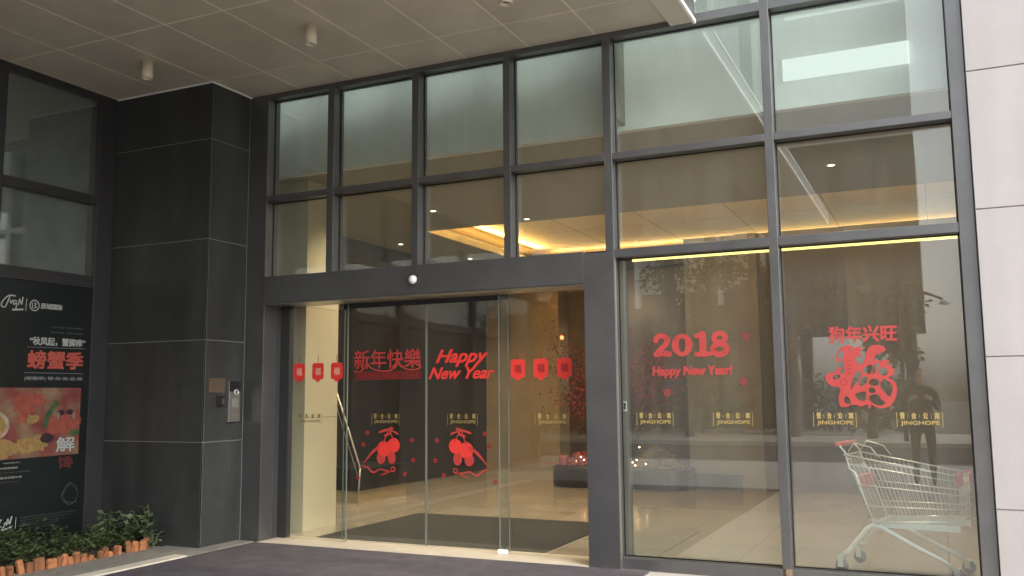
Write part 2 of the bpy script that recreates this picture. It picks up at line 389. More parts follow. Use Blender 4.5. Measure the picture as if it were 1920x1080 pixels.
MB().box(-1.1, .9, 6.38, 6.6, 0, CZ).build('tan_panel', mat('taupe stone', (.15, .135, .11), .5, 0, .08, 2), rw)
MB().box(-3.42, -3.22, 6.6, 9.2, 0, CZ).build('return_panel', M_brown_d, rw)
MB().box(-3.4, -2.65, 6.36, 6.398, 0, .22).build('skirting', M_black, rw)
tag(bx(.9, 1.1, .3, 6.6, 0, CZ).build('lobby_wall', M_brown), 'brown lobby end wall behind the right jamb of the glazing', 'wall')
# cream column just inside the door
cl = thing('column', (-6.5, .98, 0), 'cream marble column just inside the left end of the doors', 'column')
MB().box(-6.85, -6.1, .69, 1.27, .004, 1.18).box(-6.85, -6.1, .69, 1.27, 1.184, 2.36).box(-6.85, -6.1, .69, 1.27, 2.364, 3.68).box(-6.85, -6.1, .69, 1.27, 3.684, 5.19).build('marble_panel', M_colm, cl)
# the bench block and handrail
lb = thing('stone_ledge', (-7.4, 3.3, 0), 'low dark stone ledge with a lighter foot beside the chrome handrail', 'ledge')
MB().box(-7.84, -7.02, 3.05, 4.3, .16, .45).build('ledge_top', M_marble_d, lb, bevel=.006)
MB().box(-7.84, -7.06, 3.07, 4.3, .004, .158).build('foot', M_brown, lb)
hr = thing('handrail', (-7.0, 3.0, 0), 'sloping chrome handrail rising leftward behind the cream column', 'handrail')
MB().tube([(-7.9, 3.0, 2.85), (-6.98, 3.0, .50), (-6.965, 3.0, .46)], .015, 10).build('rail', M_steel, hr, True)
MB().tube([(-7.9, 3.0, 2.65), (-7.0, 3.0, .36)], .006, 8).build('lower_rail', M_steel, hr, True)
MB().tube([(-6.965, 3.0, .46), (-7.0, 3.0, .004)], .011, 10).build('post', M_steel, hr, True)
# mat and reflection patch
tag(bx(-5.72, -3.26, .42, 2.40, .004, .014).build('mat_and_reflection', M_mat2), 'large grey lobby mat just inside the sliding doors', 'mat')
tag(bx(-2.85, -2.28, .55, 2.18, .004, .014).build('mat_and_reflection', mat('beige reflection patch', (.20, .18, .14), .95, 0, .15, 6, .5, 350)), 'smaller beige grey patch painted as a reflection inside the pane beside the door pillar', 'mat')  # flat sheet standing in for a reflection in the pane

# ------------------------------------------------------------------ lobby downlights
dl = thing('recessed_downlight', (0, 0, 0), 'x', 'downlight', 'recessed downlights in the lobby ceiling')
MB().lathe((0,0,0), [(.055,0),(.055,-.008),(.034,-.008),(.034,-.001)], 20).build('trim', M_white, dl, True)
MB().lathe((0,0,0), [(.033,-.002),(.033,-.004)], 20).build('lens', M_lamp, dl)
spots = [(-7.45, 4.75, 'lit downlight nearest the black wall, seen low in the second row pane over the doors'), (-4.88, 3.80, 'small lit downlight at the near edge of the cove recess'), (-5.72, 2.75, 'lit downlight in front of the cove recess, left of centre over the doors'),
         (-.88, 2.60, 'lit downlight behind the second-row pane of the right bay'), (-2.0, 1.28, 'added fill downlight above the 2018 lettering bay'),  # last lamp here and all below are added unseen as fill light
         (-4.2, 1.28, 'added fill downlight above the middle of the large mat'), (-7.2, 6.6, 'added wall-wash downlight at the far end beside the black wall'),
         (-5.4, 1.28, 'added fill downlight close beside the cream column'), (-7.2, 1.32, 'added fill downlight between the cream column and the black wall'),
         (-5.0, 8.4, 'added wall-wash downlight at the back above the blossom tree'), (-.6, 1.28, 'added fill downlight over the shopping cart bay')]
for i, (x, y, l) in enumerate(spots):
    o = dl if i == 0 else copy_tree(dl)
    o.location = (x, y, CZ); o['label'] = l
    L = bpy.data.lights.new('downlight_lamp', 'SPOT'); L.energy = 33; L.color = (1, .79, .54); L.spot_size = R(120); L.spot_blend = .8; L.shadow_soft_size = .05
    lo = bpy.data.objects.new('downlight_lamp', L); COL.objects.link(lo); lo.parent = o; lo.location = (0, 0, -.03)

# ------------------------------------------------------------------ curtain wall (frame front at y=0, glass at y=.115)
MX = [(-5.345, -5.27), (-4.375, -4.305), (-3.42, -3.35), (-2.473, -2.40), (-1.135, -1.065)]
XL, XR = -6.09, .20
TOP = 5.2
cw = thing('curtain_wall', (-2.9, 0, 0), 'charcoal framed glass curtain wall over and beside the entrance doors', 'glass wall')
for k, (a, b) in enumerate(MX):
    z0 = 2.608 if k < 3 else (2.59 if k == 3 else .09)
    MB().box(a, b, 0, .17, z0, TOP).build('mullion', M_frame, cw, bevel=.003)
MB().box(XR, .305, -.002, .17, 0, TOP).build('mullion', M_frame, cw, bevel=.003)
MB().box(-6.345, XL, .0, .19, 0, TOP).build('mullion', M_frame, cw, bevel=.003)
rows = [(4.455, 4.53), (3.378, 3.436)]
xs = [XL]+[v for m in MX for v in m]+[XR]
bays = [(xs[i], xs[i+1]) for i in range(0, len(xs), 2)]
for (a, b) in bays:
    for (z0, z1) in rows: MB().box(a, b, .002, .168, z0, z1).build('transom', M_frame, cw, bevel=.003)
for (a, b) in bays[4:]:
    MB().box(a, b, .002, .168, 2.536, 2.608).build('transom', M_frame, cw, bevel=.003)
    MB().box(a, b, .002, .168, .0, .09).build('bottom_rail', M_frame, cw, bevel=.003)
for i, (a, b) in enumerate(bays):
    for (z0, z1) in ((2.608, 3.378), (3.436, 4.455), (4.53, TOP-.02)):
        MB().box(a, b, .115, .135, z0, z1).build('pane', M_glass, cw)
    if i >= 4: MB().box(a, b, .115, .135, .09, 2.536).build('pane', M_glass, cw)
    for (z0, z1) in ((2.608, 3.378), (3.436, 4.455))+(((.09, 2.536),) if i >= 4 else ()):
        e_ = .009
        MB().box(a, a+e_, .106, .1145, z0, z1).box(b-e_, b, .106, .1145, z0, z1).box(a+e_, b-e_, .106, .1145, z0, z0+e_).box(a+e_, b-e_, .106, .1145, z1-e_, z1).build('gasket', M_black, cw)
MB().box(-6.345, .305, 0, .5, TOP, TOP+.1).build('head', M_frame, cw)
# led strip behind the transom
tag(bx(-2.30, .19, .18, .20, 2.520, 2.537).build('led_strip', M_led), 'thin glowing yellow light strip under the transom of the two right bays', 'light strip')
bk = thing('led_housing', (-1, .2, 2.53), 'dark ledge carrying the yellow light strip behind the right bays', 'ledge')
MB().box(-2.395, .2, .175, .30, 2.54, 2.60).build('housing', M_frame_d, bk)

# ------------------------------------------------------------------ entrance door set
ds = thing('door_surround', (-4.4, 0, 0), 'charcoal metal surround of the sliding entrance doors with deep header and right pillar', 'door frame')
MB().box(XL, -2.672, -.012, .36, 2.335, 2.606).build('header', M_frame, ds, bevel=.003)
MB().box(-2.669, -2.40, -.014, .36, 0, 2.588).build('pillar', M_frame, ds, bevel=.003)
MB().box(-2.40, -2.392, -.016, .02, .0, 2.54).build('edge_trim', M_steel, ds)
MB().box(XL, XL+.012, .19, .36, 0, 2.335).build('reveal', M_frame, ds)
MB().box(XL+.012, -5.975, .25, .33, .012, 2.33).build('jamb', M_frame_d, ds)
MB().box(XL+.005, -2.672, .02, .34, 2.325, 2.3345).build('track', M_steel, ds)
MB().box(XL+.012, -2.672, -.05, .40, .0, .012).build('threshold', M_step, ds)
for a, b in ((-5.975, -5.25), (-3.60, -2.672)):
    MB().box(a, b, .252, .264, .014, 2.325).build('fixed_pane', M_doorglass, ds)
MB().box(-5.256, -5.25, .250, .266, .014, 2.325).build('pane_edge', M_edge, ds)
MB().box(-3.606, -3.6005, .250, .266, .014, 2.325).build('pane_edge', M_edge, ds)
for a, b, lab, e in ((-5.33, -4.392, 'left sliding glass door leaf with the traditional new year lettering', 0), (-4.386, -3.53, 'right sliding glass door leaf with the slanted Happy New Year lettering', 1)):
    lf = thing('sliding_door', ((a+b)/2, .3, 0), lab, 'glass door', 'sliding glass door leaves')
    MB().box(a+.0055, b-.0055, .30, .312, .02, 2.32).build('door_glass', M_doorglass, lf)
    MB().box(a, a+.005, .299, .314, .02, 2.32).build('edge_strip', M_edge, lf)
    MB().box(b-.005, b, .299, .313, .02, 2.32).build('edge_strip', M_edge, lf)
    MB().box(a, b, .296, .316, 2.27, 2.32).build('top_clamp', M_frame_d, lf)
gd = thing('floor_guide', (-3.56, .25, .012), 'small pale floor guide at the foot of the right sliding door', 'door guide')
MB().box(-3.61, -3.52, .21, .248, .012, .05).build('guide_block', M_white, gd, bevel=.006)
# lock plate on the pillar edge
lk = thing('lock_plate', (-2.385, .14, 1.30), 'small silver lock plate just right of the door pillar', 'lock')
MB().box(-2.397, -2.365, .138, .15, 1.255, 1.343).build('plate', M_chrome, lk, bevel=.003)
MB().box(-2.389, -2.373, .134, .1375, 1.275, 1.325).build('slot', M_black, lk)
# dome camera
dc = thing('security_camera', (-4.345, -.012, 2.47), 'small white dome security camera on the door header', 'camera')
MB().lathe((-4.345,-.0125,2.475), [(.046,0),(.046,-.016),(.036,-.026)], 24, 'y').build('base', M_frame_d, dc, True)
MB().lathe((-4.338,-.026,2.468), [(.042,.0),(.040,-.018),(.029,-.034),(.010,-.042)], 24, 'y').build('dome', M_white, dc, True)
MB().lathe((-4.352,-.047,2.476), [(.010,.0),(.009,-.008)], 14, 'y').build('lens', M_black, dc, True)

# ------------------------------------------------------------------ cream wall on the right
cr = thing('stone_wall', (2.2, 0, 0), 'pale cream stone panel wall right of the glazing', 'wall')
p = MB(); zz = [-.0, .592, 1.637, 2.684, 3.70, 4.75, 5.8, 6.9]
for i in range(7):
    for x0, x1 in ((.312, 1.5), (1.508, 2.7), (2.708, 3.9), (3.908, 5.1)):
        p.box(x0, x1, -.03, 0, zz[i]+.004, zz[i+1]-.005)
p.build('panel', M_cream, cr, bevel=.002)
MB().box(.310, 5.1, -.016, .5, 0, 6.9).build('backing', M_groove, cr)

# ------------------------------------------------------------------ dark pillar
pr = thing('stone_pillar', (-6.97, -.28, 0), 'black granite clad pillar left of the entrance', 'pillar')
PX0, PX1, PY = -7.62, -6.32, -.56
zz = [0, .985, 1.955, 2.935, 3.93, 4.5]; p = MB()
for i in range(5):
    a, b = zz[i]+(.004 if i else 0), zz[i+1]-.004
    p.box(PX0+.016, PX1-.006, PY, PY+.02, a, b)
    p.box(PX1-.02, PX1, PY+.022, -.012, a, b)
p.build('cladding', M_stone_d, pr, bevel=.002)
MB().box(PX0+.004, PX1-.006, PY+.006, .1, 0, 4.499).build('core', M_joint, pr)

# notice paper, reader, intercom on its right face
pl = lambda u, v, d: (PX1+d, u, v)
tag(MB().poly([(-.50,1.46),(-.285,1.445),(-.27,1.59),(-.49,1.585)], pl, .0, .004).build('paper_notice', mat('brown paper', (.105, .072, .05), .8, 0, .15, 12)), 'faded brown paper square stuck on the pillar side above the card reader', 'notice')
rd = thing('card_reader', (PX1, -.335, 1.37), 'small black card reader on the pillar left of the intercom', 'card reader')
MB().box(PX1, PX1+.02, -.385, -.29, 1.318, 1.42).build('reader_body', M_black, rd, bevel=.006)
MB().box(PX1+.0205, PX1+.023, -.335, -.30, 1.34, 1.395).build('key_pad', M_frame, rd)
ic = thing('intercom', (PX1, -.165, 1.37), 'tall silver door intercom with black top on the pillar side', 'intercom')
MB().box(PX1, PX1+.035, -.25, -.09, 1.165, 1.565).build('body', mat('satin steel', (.30, .29, .27), .4, .8), ic, bevel=.004)
MB().box(PX1+.0352, PX1+.040, -.248, -.092, 1.46, 1.563).build('screen', M_black, ic, bevel=.003)
MB().lathe((PX1+.040, -.160, 1.455), [(.030,0),(.030,.008),(.020,.012),(.019,.004)], 24, 'x').build('camera_ring', M_chrome, ic, True)
MB().lathe((PX1+.045, -.160, 1.455), [(.018,0),(.014,.004)], 20, 'x').build('lens', M_black, ic, True)
MB().box(PX1+.0352, PX1+.038, -.215, -.125, 1.305, 1.395).build('keypad', M_grey, ic)

# ------------------------------------------------------------------ left side glazing and poster
SX = -7.62
sw = thing('side_window', (SX, -2.5, 0), 'dark framed window wall along the left side of the entrance bay', 'window wall')
posts = [(-.765, -.562), (-1.93, -1.80), (-3.2, -3.07), (-4.5, -4.37), (-7, -6.87), (-10, -9.87)]
for a, b in posts: MB().box(SX-.12, SX+.02, a, b, 0, 4.498).build('post', M_frame_d, sw, bevel=.003)
for i in range(5):
    b, a = posts[i][0], posts[i+1][1]
    for z0, z1 in ((4.44, 4.497), (3.35, 3.44), (2.50, 2.62), (0, .10)):
        MB().box(SX-.10, SX+.015, a, b, z0, z1).build('transom', M_frame_d, sw)
    for z0, z1 in ((3.44, 4.44), (2.62, 3.35)):
        MB().box(SX-.04, SX-.02, a, b, z0, z1).build('pane', M_glass, sw)
MB().box(SX-.16, SX-.13, -10, -.562, 2.4, 4.498).build('blind', mat('grey blind', (.13, .135, .135), .7, 0, .2, 5), sw)
po = thing('poster', (SX, -1.5, 1.3), 'tall dark restaurant poster with a crab photo in the left window bay', 'poster')
ps = side(SX+.0); PS = lambda d: side(SX+d)
MB().box(SX-.03, SX, -1.80, -.767, .102, 2.498).build('print_panel', M_poster, po)
MB().box(SX-.03, SX, -3.06, -1.932, .102, 2.498).build('print_panel', M_poster, po)
W = MB()
W.stroke([(-1.60,2.345),(-1.66,2.345),(-1.715,2.30),(-1.735,2.25),(-1.70,2.235),(-1.68,2.27),(-1.655,2.335)], .012, ps, .001)
W.stroke([(-1.65,2.30),(-1.64,2.275),(-1.625,2.305)], .011, ps, .0013)
W.stroke([(-1.585,2.30),(-1.615,2.30),(-1.61,2.265),(-1.585,2.285),(-1.59,2.22)], .011, ps, .0016)
W.stroke([(-1.565,2.27),(-1.557,2.32),(-1.535,2.275),(-1.525,2.34)], .012, ps, .0019)
W.stroke([(-1.62,2.218),(-1.575,2.222),(-1.52,2.228)], .016, ps, .0022)
W.build('brand_script', M_ptext, po)
MB().stroke([(-1.482,2.33),(-1.487,2.28),(-1.488,2.22)], .006, ps, .001).build('divider_line', M_ptext, po)
W = MB()
W.stroke([(-1.40+.048*math.cos(a*math.pi/6), 2.275+.048*math.sin(a*math.pi/6)) for a in range(12)], .010, ps, .001, closed=True)
W.stroke([(-1.425,2.295),(-1.42,2.25)], .009, ps, .001); W.stroke([(-1.408,2.30),(-1.38,2.295),(-1.40,2.275),(-1.378,2.262),(-1.405,2.25)], .008, ps, .0013)
W.build('ring_emblem', M_ptext, po)
MB().text('辰城国际', (-1.335, -1.10, 2.25, 2.305), ps, .001, bold=.004).build('company_name', M_ptext, po)
MB().text('“秋风起，蟹脚痒”', (-1.43, -.82, 1.905, 1.985), ps, .001, bold=.004).build('slogan', M_ptext, po)
W = MB()
W.stroke([(-1.62,.34),(-1.64,.30),(-1.60,.27),(-1.58,.31)], .013, ps, .001); W.stroke([(-1.565,.29),(-1.555,.34),(-1.535,.295),(-1.52,.355)], .013, ps, .0013)
W.stroke([(-1.61,.25),(-1.56,.258),(-1.51,.27)], .016, ps, .0016)
W.build('brand_script', M_ptext, po)
MB().stroke([(-1.475,.345),(-1.478,.25)], .006, ps, .001).build('divider_line', M_ptext, po)
MB().text('螃蟹季', (-1.445, -.835, 1.685, 1.86), ps, .001, bold=.011).build('headline', M_pred, po)
MB().stroke([(-1.45,1.885),(-.82,1.892)], .005, ps, .001).build('rule_line', M_pdim, po)
MB().stroke([(-1.47,1.648),(-.835,1.648)], .006, ps, .001).build('rule_line', M_pdim, po)
MB().text('|螃蟹季| 等·你·来·品·鲜', (-1.465, -.835, 1.575, 1.615), ps, .001, bold=.003).build('tagline', M_pdim, po)
def dashes(m_, z, a, b, h):
    x = a; mb = MB()
    while x < b:
        l = rnd.uniform(.006, .02); mb.stroke([(x, z), (min(b, x+l), z+.001)], h*rnd.uniform(.7, 1), ps, .001, sub=2); x += l+h*.8+rnd.uniform(.0, .006)
    mb.build('print_line', m_, po)
dashes(M_pdim, .835, -1.63, -1.47, .012); dashes(M_pdim, .79, -1.74, -1.48, .022); dashes(M_pdim, .705, -1.74, -1.45, .022)
for z_, a_, b_ in ((2.085, -1.20, -1.06), (2.085, -1.03, -.86), (2.035, -1.20, -1.06), (2.035, -1.03, -.86)): dashes(M_pdim2, z_, a_, b_, .020)
dashes(M_pdim2, .750, -1.74, -1.36, .010); dashes(M_pdim2, .665, -1.74, -1.47, .010)
for k in range(5): dashes(M_pdim2, .335-.025*k, -1.43, -.84-.06*k, .008)
ring = [(-.92+(.085+.012*rnd.uniform(-1,1))*math.cos(a*math.pi/8), .50+(.095+.012*rnd.uniform(-1,1))*math.sin(a*math.pi/8)) for a in range(16)]
D2 = MB(); D2.stroke(ring, [.012 if a % 3 else .004 for a in range(16)], ps, .001, closed=True)
D2.stroke([(u*.8-.92*.2, v*.8+.1) for u, v in ring[2:14]], .005, ps, .0013); D2.build('faint_seal', M_pdim2, po)
MB().text('馋', (-1.07, -.90, .745, .862), ps, .001, bold=.006).build('red_character', M_pred_d, po)
# the food photograph printed on the poster
m = mat('food photo print', (.30, .10, .06), .5); t = m.node_tree; b = t.nodes['Principled BSDF']
tc = t.nodes.new('ShaderNodeTexCoord'); n = t.nodes.new('ShaderNodeTexNoise'); n.inputs['Scale'].default_value = 4.5; n.inputs['Detail'].default_value = 7
rr = t.nodes.new('ShaderNodeValToRGB'); e = rr.color_ramp.elements
e[0].position = .30; e[0].color = (.09, .03, .03, 1); e[1].position = .72; e[1].color = (.24, .17, .11, 1)
for pos, colr in ((.42, (.19, .045, .04, 1)), (.52, (.18, .09, .06, 1)), (.6, (.21, .12, .075, 1))):
    q = e.new(pos); q.color = colr
t.links.new(tc.outputs['Object'], n.inputs['Vector']); t.links.new(n.outputs['Fac'], rr.inputs[0]); t.links.new(rr.outputs[0], b.inputs['Base Color'])
MB().poly([(-1.80,.865),(-.845,.875),(-.845,1.51),(-1.80,1.51)], ps, .0002, .0008).build('food_photo', m, po)
def ink(n, c): return mat(n, c, .5, 0, .3, 18)
A = MB(); A.ell(-1.02, 1.17, .135, .10, ps, .0022, jag=.04); A.ell(-1.14, 1.16, .08, .09, ps, .0016, jag=.06); A.ell(-.90, 1.20, .07, .075, ps, .0013, jag=.1)
A.ell(-1.44, 1.36, .12, .11, ps, .0010, jag=.22, n=40); A.ell(-1.33, 1.40, .09, .06, ps, .0012, jag=.25, n=30); A.ell(-1.47, 1.24, .05, .05, ps, .0011, jag=.3)
A.build('crab_print', ink('crab red print', (.27, .065, .045)), po)
A = MB(); A.ell(-1.76, 1.17, .17, .135, ps, .0012); A.build('bowl_print', ink('bowl print', (.33, .27, .20)), po)
A = MB(); A.ell(-1.77, 1.165, .145, .11, ps, .0024); A.ell(-1.68, .96, .19, .085, ps, .0013, jag=.12, n=44); A.ell(-1.42, .98, .12, .075, ps, .0018, jag=.2, n=40); A.ell(-1.28, 1.00, .09, .07, ps, .0026, jag=.2, n=36); A.ell(-1.36, 1.22, .07, .04, ps, .0020, jag=.25, n=30)
A.build('yellow_dish_print', ink('yellow dish print', (.28, .18, .065)), po)
A = MB(); A.stroke([(-1.12,1.38),(-1.17,1.30),(-1.21,1.22),(-1.22,1.14)], [.03,.05,.06,.03], ps, .0034); A.stroke([(-1.10,1.36),(-1.14,1.34)], .04, ps, .0036)
A.build('leaf_print', ink('leaf print', (.04, .09, .03)), po)
MB().ell(-.90, 1.08, .05, .035, ps, .0032, jag=.2).build('leaf_print', ink('leaf print', (.04, .09, .03)), po)
for u_, v_, a_, b_, d_ in ((-1.06, 1.275, .042, .026, .0040), (-.965, 1.28, .042, .026, .0041), (-1.20, 1.04, .075, .045, .0030)): MB().ell(u_, v_, a_, b_, ps, d_, jag=.08).build('dark_print', ink('dark print', (.03, .015, .02)), po)
for u_ in (-1.09, -.92): MB().ell(u_, 1.245, .014, .036, ps, .0046).build('highlight_print', M_pdim, po)
MB().text('解', (-1.10, -.895, .905, 1.045), ps, .0050, bold=.006).build('white_character', M_ptext, po)

# ------------------------------------------------------------------ canopy
cn = thing('entrance_canopy', (-5, -2.5, 4.5), 'beige panelled canopy ceiling over the entrance', 'canopy')
p = MB(); CX1 = -1.86; YF = -10
xj = [-1.89-.632*i for i in range(-0, 15)]; yj = [0.0, -.555, -1.80, -3.045, -4.29, -5.535, -6.78, -8.025, -9.27, YF+.1]
for i in range(len(xj)-1):
    for j in range(len(yj)-1):
        p.box(xj[i+1]+.0075, xj[i]-.0075, yj[j+1]+.0075, yj[j]-.0075, 4.5, 4.52)
p.build('soffit_panels', M_soffit, cn)
MB().box(xj[-1], -1.87, YF+.05, -.001, 4.5022, 4.53).build('joint_grid', M_soffit_j, cn)
MB().box(-1.862, -1.67, YF, -.001, 4.455, 4.64).build('edge_beam', M_beam, cn, bevel=.004)
MB().box(-1.669, -1.645, YF, -.001, 4.44, 4.475).box(-1.669, -1.645, YF, -.001, 4.62, 4.645).build('edge_trim', M_white, cn)
MB().box(-1.669, -1.655, YF, -.001, 4.476, 4.619).build('edge_channel', M_frame, cn)
MB().box(xj[-1], -1.862, YF, YF+.05, 4.455, 4.64).build('front_fascia', M_beam, cn)
MB().box(xj[-1], -1.862, YF+.05, -.001, 4.60, 4.639).build('roof_deck', M_grey, cn)
MB().box(-7.62, -6.315, PY-.016, PY-.002, 4.488, 4.4995).box(-6.318, -6.302, PY-.016, -.004, 4.488, 4.4995).build('edge_bead', M_white, cn)
cl = thing('ceiling_light', (0,0,0), 'x', 'ceiling light', 'cylinder lights under the canopy')
MB().lathe((0,0,0), [(.05,0),(.05,-.16),(.046,-.163),(.042,-.158),(.040,-.135)], 28).build('housing', mat('ivory paint', (.66, .60, .48), .45), cl, True)
MB().lathe((0,0,0), [(.0395,-.134),(.0395,-.136)], 24).build('lens', M_frame_d, cl)
for i, (x, l) in enumerate(((-6.47, 'ivory cylinder ceiling light nearest the dark pillar'), (-4.61, 'ivory cylinder ceiling light in the middle over the doors'), (-2.80, 'ivory cylinder ceiling light cut by the top edge, nearest the canopy edge beam'))):
    o = cl if i == 0 else copy_tree(cl)
    o.location = (x, -1.24, 4.5); o['label'] = l
# the storey above
ub = thing('upper_storey', (-4, .6, 5.3), 'upper storey of the building above the canopy', 'building')
MB().box(-9, 5.1, .5, 9.4, 5.3, 12).build('wall', M_cream, ub)
MB().box(-9, 1.2, .53, 9.4, 5.2, 5.29).build('slab', M_grey, ub)
MB().box(-9.5, -7.79, -10, .39, 0, 5.2).box(-9.5, -8.21, .39, 9.4, 0, 5.2).build('side_block', M_frame_d, ub)

# ------------------------------------------------------------------ ground details by the door
tag(bx(-6.10, -2.15, -6.4, -.055, .0, .010).build('entrance_carpet', M_carpet), 'wide purplish grey entrance carpet in front of the doors', 'carpet')
tag(MB().box(-6.25, -6.104, -6.4, -.93, 0, .022).build('stone_strip', M_strip), 'pale stone strip along the left edge of the carpet', 'edging')
tag(MB().box(-6.72, -6.252, -6.4, -.565, 0, .016).box(-6.25, -6.104, -.925, -.565, 0, .0165).box(-6.316, -6.104, -.564, -.053, 0, .0165).build('granite_border', M_kerb), 'grey granite border between the planting bed and the carpet', 'border')
tag(bx(-7.58, -6.90, -6.4, -.565, 0, .05).build('flower_bed', M_soil), 'dark soil bed under the poster window', 'flower bed')
# terracotta edging
proto = None
def edging_piece():
    n = 14; mb = MB()
    prof = [(-.027,0),(-.027,.11)]+[(.027*math.cos(math.pi-a*math.pi/8), .115+.027*math.sin(a*math.pi/8)) for a in range(1, 8)]+[(.027,.11),(.027,0)]
    return mb.poly(prof, lambda u, v, d: (d-.02, u, v), 0, .04)
y = -.72; k = 0
while y > -2.75:
    if proto is None: o = edging_piece().build('edging_brick', M_terra, bevel=.006); proto = o
    else: o = proto.copy(); COL.objects.link(o)
    low = -1.12 > y > -1.50
    o.location = (-6.80+rnd.uniform(-.02,.02), y, -.01-(rnd.uniform(.05,.10) if low else rnd.uniform(0,.045)))
    o.rotation_euler = (R(rnd.uniform(-10,10)), R(rnd.uniform(-6,12)), R(rnd.uniform(-18,18))); o.scale = (rnd.uniform(.8,1.2), rnd.uniform(.8, 1.0), rnd.uniform(.75,1.12))
    tag(o, 'round topped terracotta brick in the edging row of the planting bed', 'edging brick', 'terracotta edging bricks along the planting bed')
    y -= rnd.uniform(.046, .064)+(.06 if rnd.random() < .12 else 0); k += 1
# ground cover
gmb = MB()
for i in range(5200):
    x = rnd.uniform(-7.56, -6.72 if rnd.random() < .12 else -6.86); y = rnd.uniform(-3.6, -.60)
    hmax = .16+.10*math.sin(x*5+y*3.1)+.05*math.sin(y*9)
    z = .05+rnd.random()*max(.05, hmax)
    a = rnd.uniform(0, 6.28)
    gmb.leaf((x, y, z), Vector((math.cos(a), math.sin(a), rnd.uniform(-.2, .8))), Vector((rnd.uniform(-.5,.5), rnd.uniform(-.5,.5), 1)), rnd.uniform(.03, .065), rnd.uniform(.015, .035))
tag(gmb.build('ground_cover', M_leaf), 'low dark green ground cover filling the bed under the poster', 'ground cover', kind='stuff')
def leafy(x, y, h, n, lab):
    o = thing('leafy_plant', (x, y, .05), lab, 'plant', 'broad leaved plants by the pillar foot')
    st = MB(); lv = MB()
    for s_ in range(n):
        a = rnd.uniform(0, 6.28); tip = Vector((x+math.cos(a)*rnd.uniform(.04,.16), y+math.sin(a)*rnd.uniform(.04,.16), .05+h*rnd.uniform(.5,.85)))
        b0 = Vector((x, y, .03)); mid = (b0+tip)/2+Vector((0,0,.03))
        st.tube([b0, mid, tip], .004, 5)
        for q in range(6):
            p_ = b0.lerp(tip, .35+.65*q/5); an = rnd.uniform(0, 6.28)
            dd = Vector((math.cos(an), math.sin(an), rnd.uniform(-.5,.4)))
            lv.leaf(p_, dd, Vector((rnd.uniform(-.4,.6), rnd.uniform(-.8,.0), .8)), rnd.uniform(.05,.09), rnd.uniform(.04,.065))
    lv.build('leaves', M_leaf2, o); st.build('stems', M_leaf, o)
for a in ((-7.22, -.80, .36, 7, 'broad leaved plant at the corner where the poster window meets the pillar'), (-6.98, -.74, .34, 6, 'broad leaved plant in front of the middle of the pillar foot'), (-6.82, -.70, .42, 5, 'tallest upright leafy plant in front of the pillar'),
          (-6.74, -.70, .18, 4, 'small leafy plant at the right end of the terracotta bricks'), (-7.10, -1.05, .26, 6, 'bushy leafy plant behind the terracotta bricks')): leafy(*a)

# ------------------------------------------------------------------ stickers on the doors and panes
DG = .2515                        # front of the fixed door panes
def lantern(x, z, y, lab, fu, sgn=-1):
    o = thing('lantern_sticker', (x, y, z), lab, 'sticker', 'red paper lantern stickers')
    f = facade(y, sgn); a, hh = .070, .082
    b = MB(); b.poly([(x-a,z-hh+.02),(x-a+.012,z-hh),(x-.03,z-hh),(x-.022,z-hh-.022),(x+.022,z-hh-.022),(x+.03,z-hh),(x+a-.012,z-hh),(x+a,z-hh+.02),(x+a,z+hh-.02),(x+a-.014,z+hh),(x-a+.014,z+hh),(x-a,z+hh-.02)], f, 0)
    b.build('lantern_body', M_red, o)
    MB().stroke([(x,z+hh+.002),(x,z+hh+.075)], .006, f, 0).build('cord', M_red2, o)
    MB().text('福', (x-.035,x+.035,z-.04,z+.035), f, .0012, bold=.003).build('character', fu, o)
for x, l in ((-5.837, 'leftmost lantern sticker on the pale column pane'), (-5.605, 'middle lantern sticker on the pale column pane'), (-5.378, 'right lantern sticker on the pale column pane beside the door leaf edge')):
    lantern(x, 1.655, DG, l, M_pink)
for x, l in ((-3.412, 'left lantern sticker on the pane by the door pillar'), (-3.188, 'middle lantern sticker on the pane by the door pillar'), (-2.964, 'right lantern sticker in front of the blossom tree by the door pillar')):
    lantern(x, 1.638, DG, l, M_red2)
DY = .2995                         # front of the sliding leaves
f = facade(DY)
kx = 1.0081                       # the leaf glass stands a little deeper than the fixed panes
def X(x): return x*kx
def Z(z): return 1.4+(z-1.4)*kx
t1 = thing('new_year_sticker', (X(-4.78), DY, Z(1.7)), 'red Chinese new year lettering with curls above a dim English band on the left leaf', 'sticker')
MB().text('新年快樂', (X(-5.165), X(-4.41), Z(1.665), Z(1.85)), f, 0, bold=.004).build('characters', M_redmid, t1)
C_ = MB()
C_.stroke([(X(a), Z(b)) for a, b in ((-5.16,1.645),(-5.10,1.64),(-5.05,1.67),(-5.03,1.70))], .012, f, .001)
C_.stroke([(X(a), Z(b)) for a, b in ((-5.00,1.71),(-4.96,1.67),(-4.87,1.645),(-4.76,1.645),(-4.70,1.67),(-4.66,1.71))], .013, f, .001)
C_.stroke([(X(a), Z(b)) for a, b in ((-4.64,1.70),(-4.58,1.66),(-4.49,1.648),(-4.42,1.665),(-4.43,1.715),(-4.48,1.72),(-4.51,1.695))], .013, f, .001)
C_.build('curls', M_redmid, t1)
MB().poly([(X(-5.16),Z(1.565)),(X(-4.41),Z(1.568)),(X(-4.41),Z(1.63)),(X(-5.16),Z(1.63))], f, 0).build('band', M_redbox, t1)
MB().text('HAPPY NEW YEAR', (X(-5.12), X(-4.43), Z(1.575), Z(1.62)), f, .001, off=.0, shear=.15).build('band_letters', M_red2, t1)
B_ = MB(); B_.stroke([(X(-5.16),Z(1.563)),(X(-4.41),Z(1.566))], .005, f, .001); B_.stroke([(X(-5.16),Z(1.634)),(X(-4.41),Z(1.634))], .005, f, .001); B_.build('band_lines', M_red2, t1)
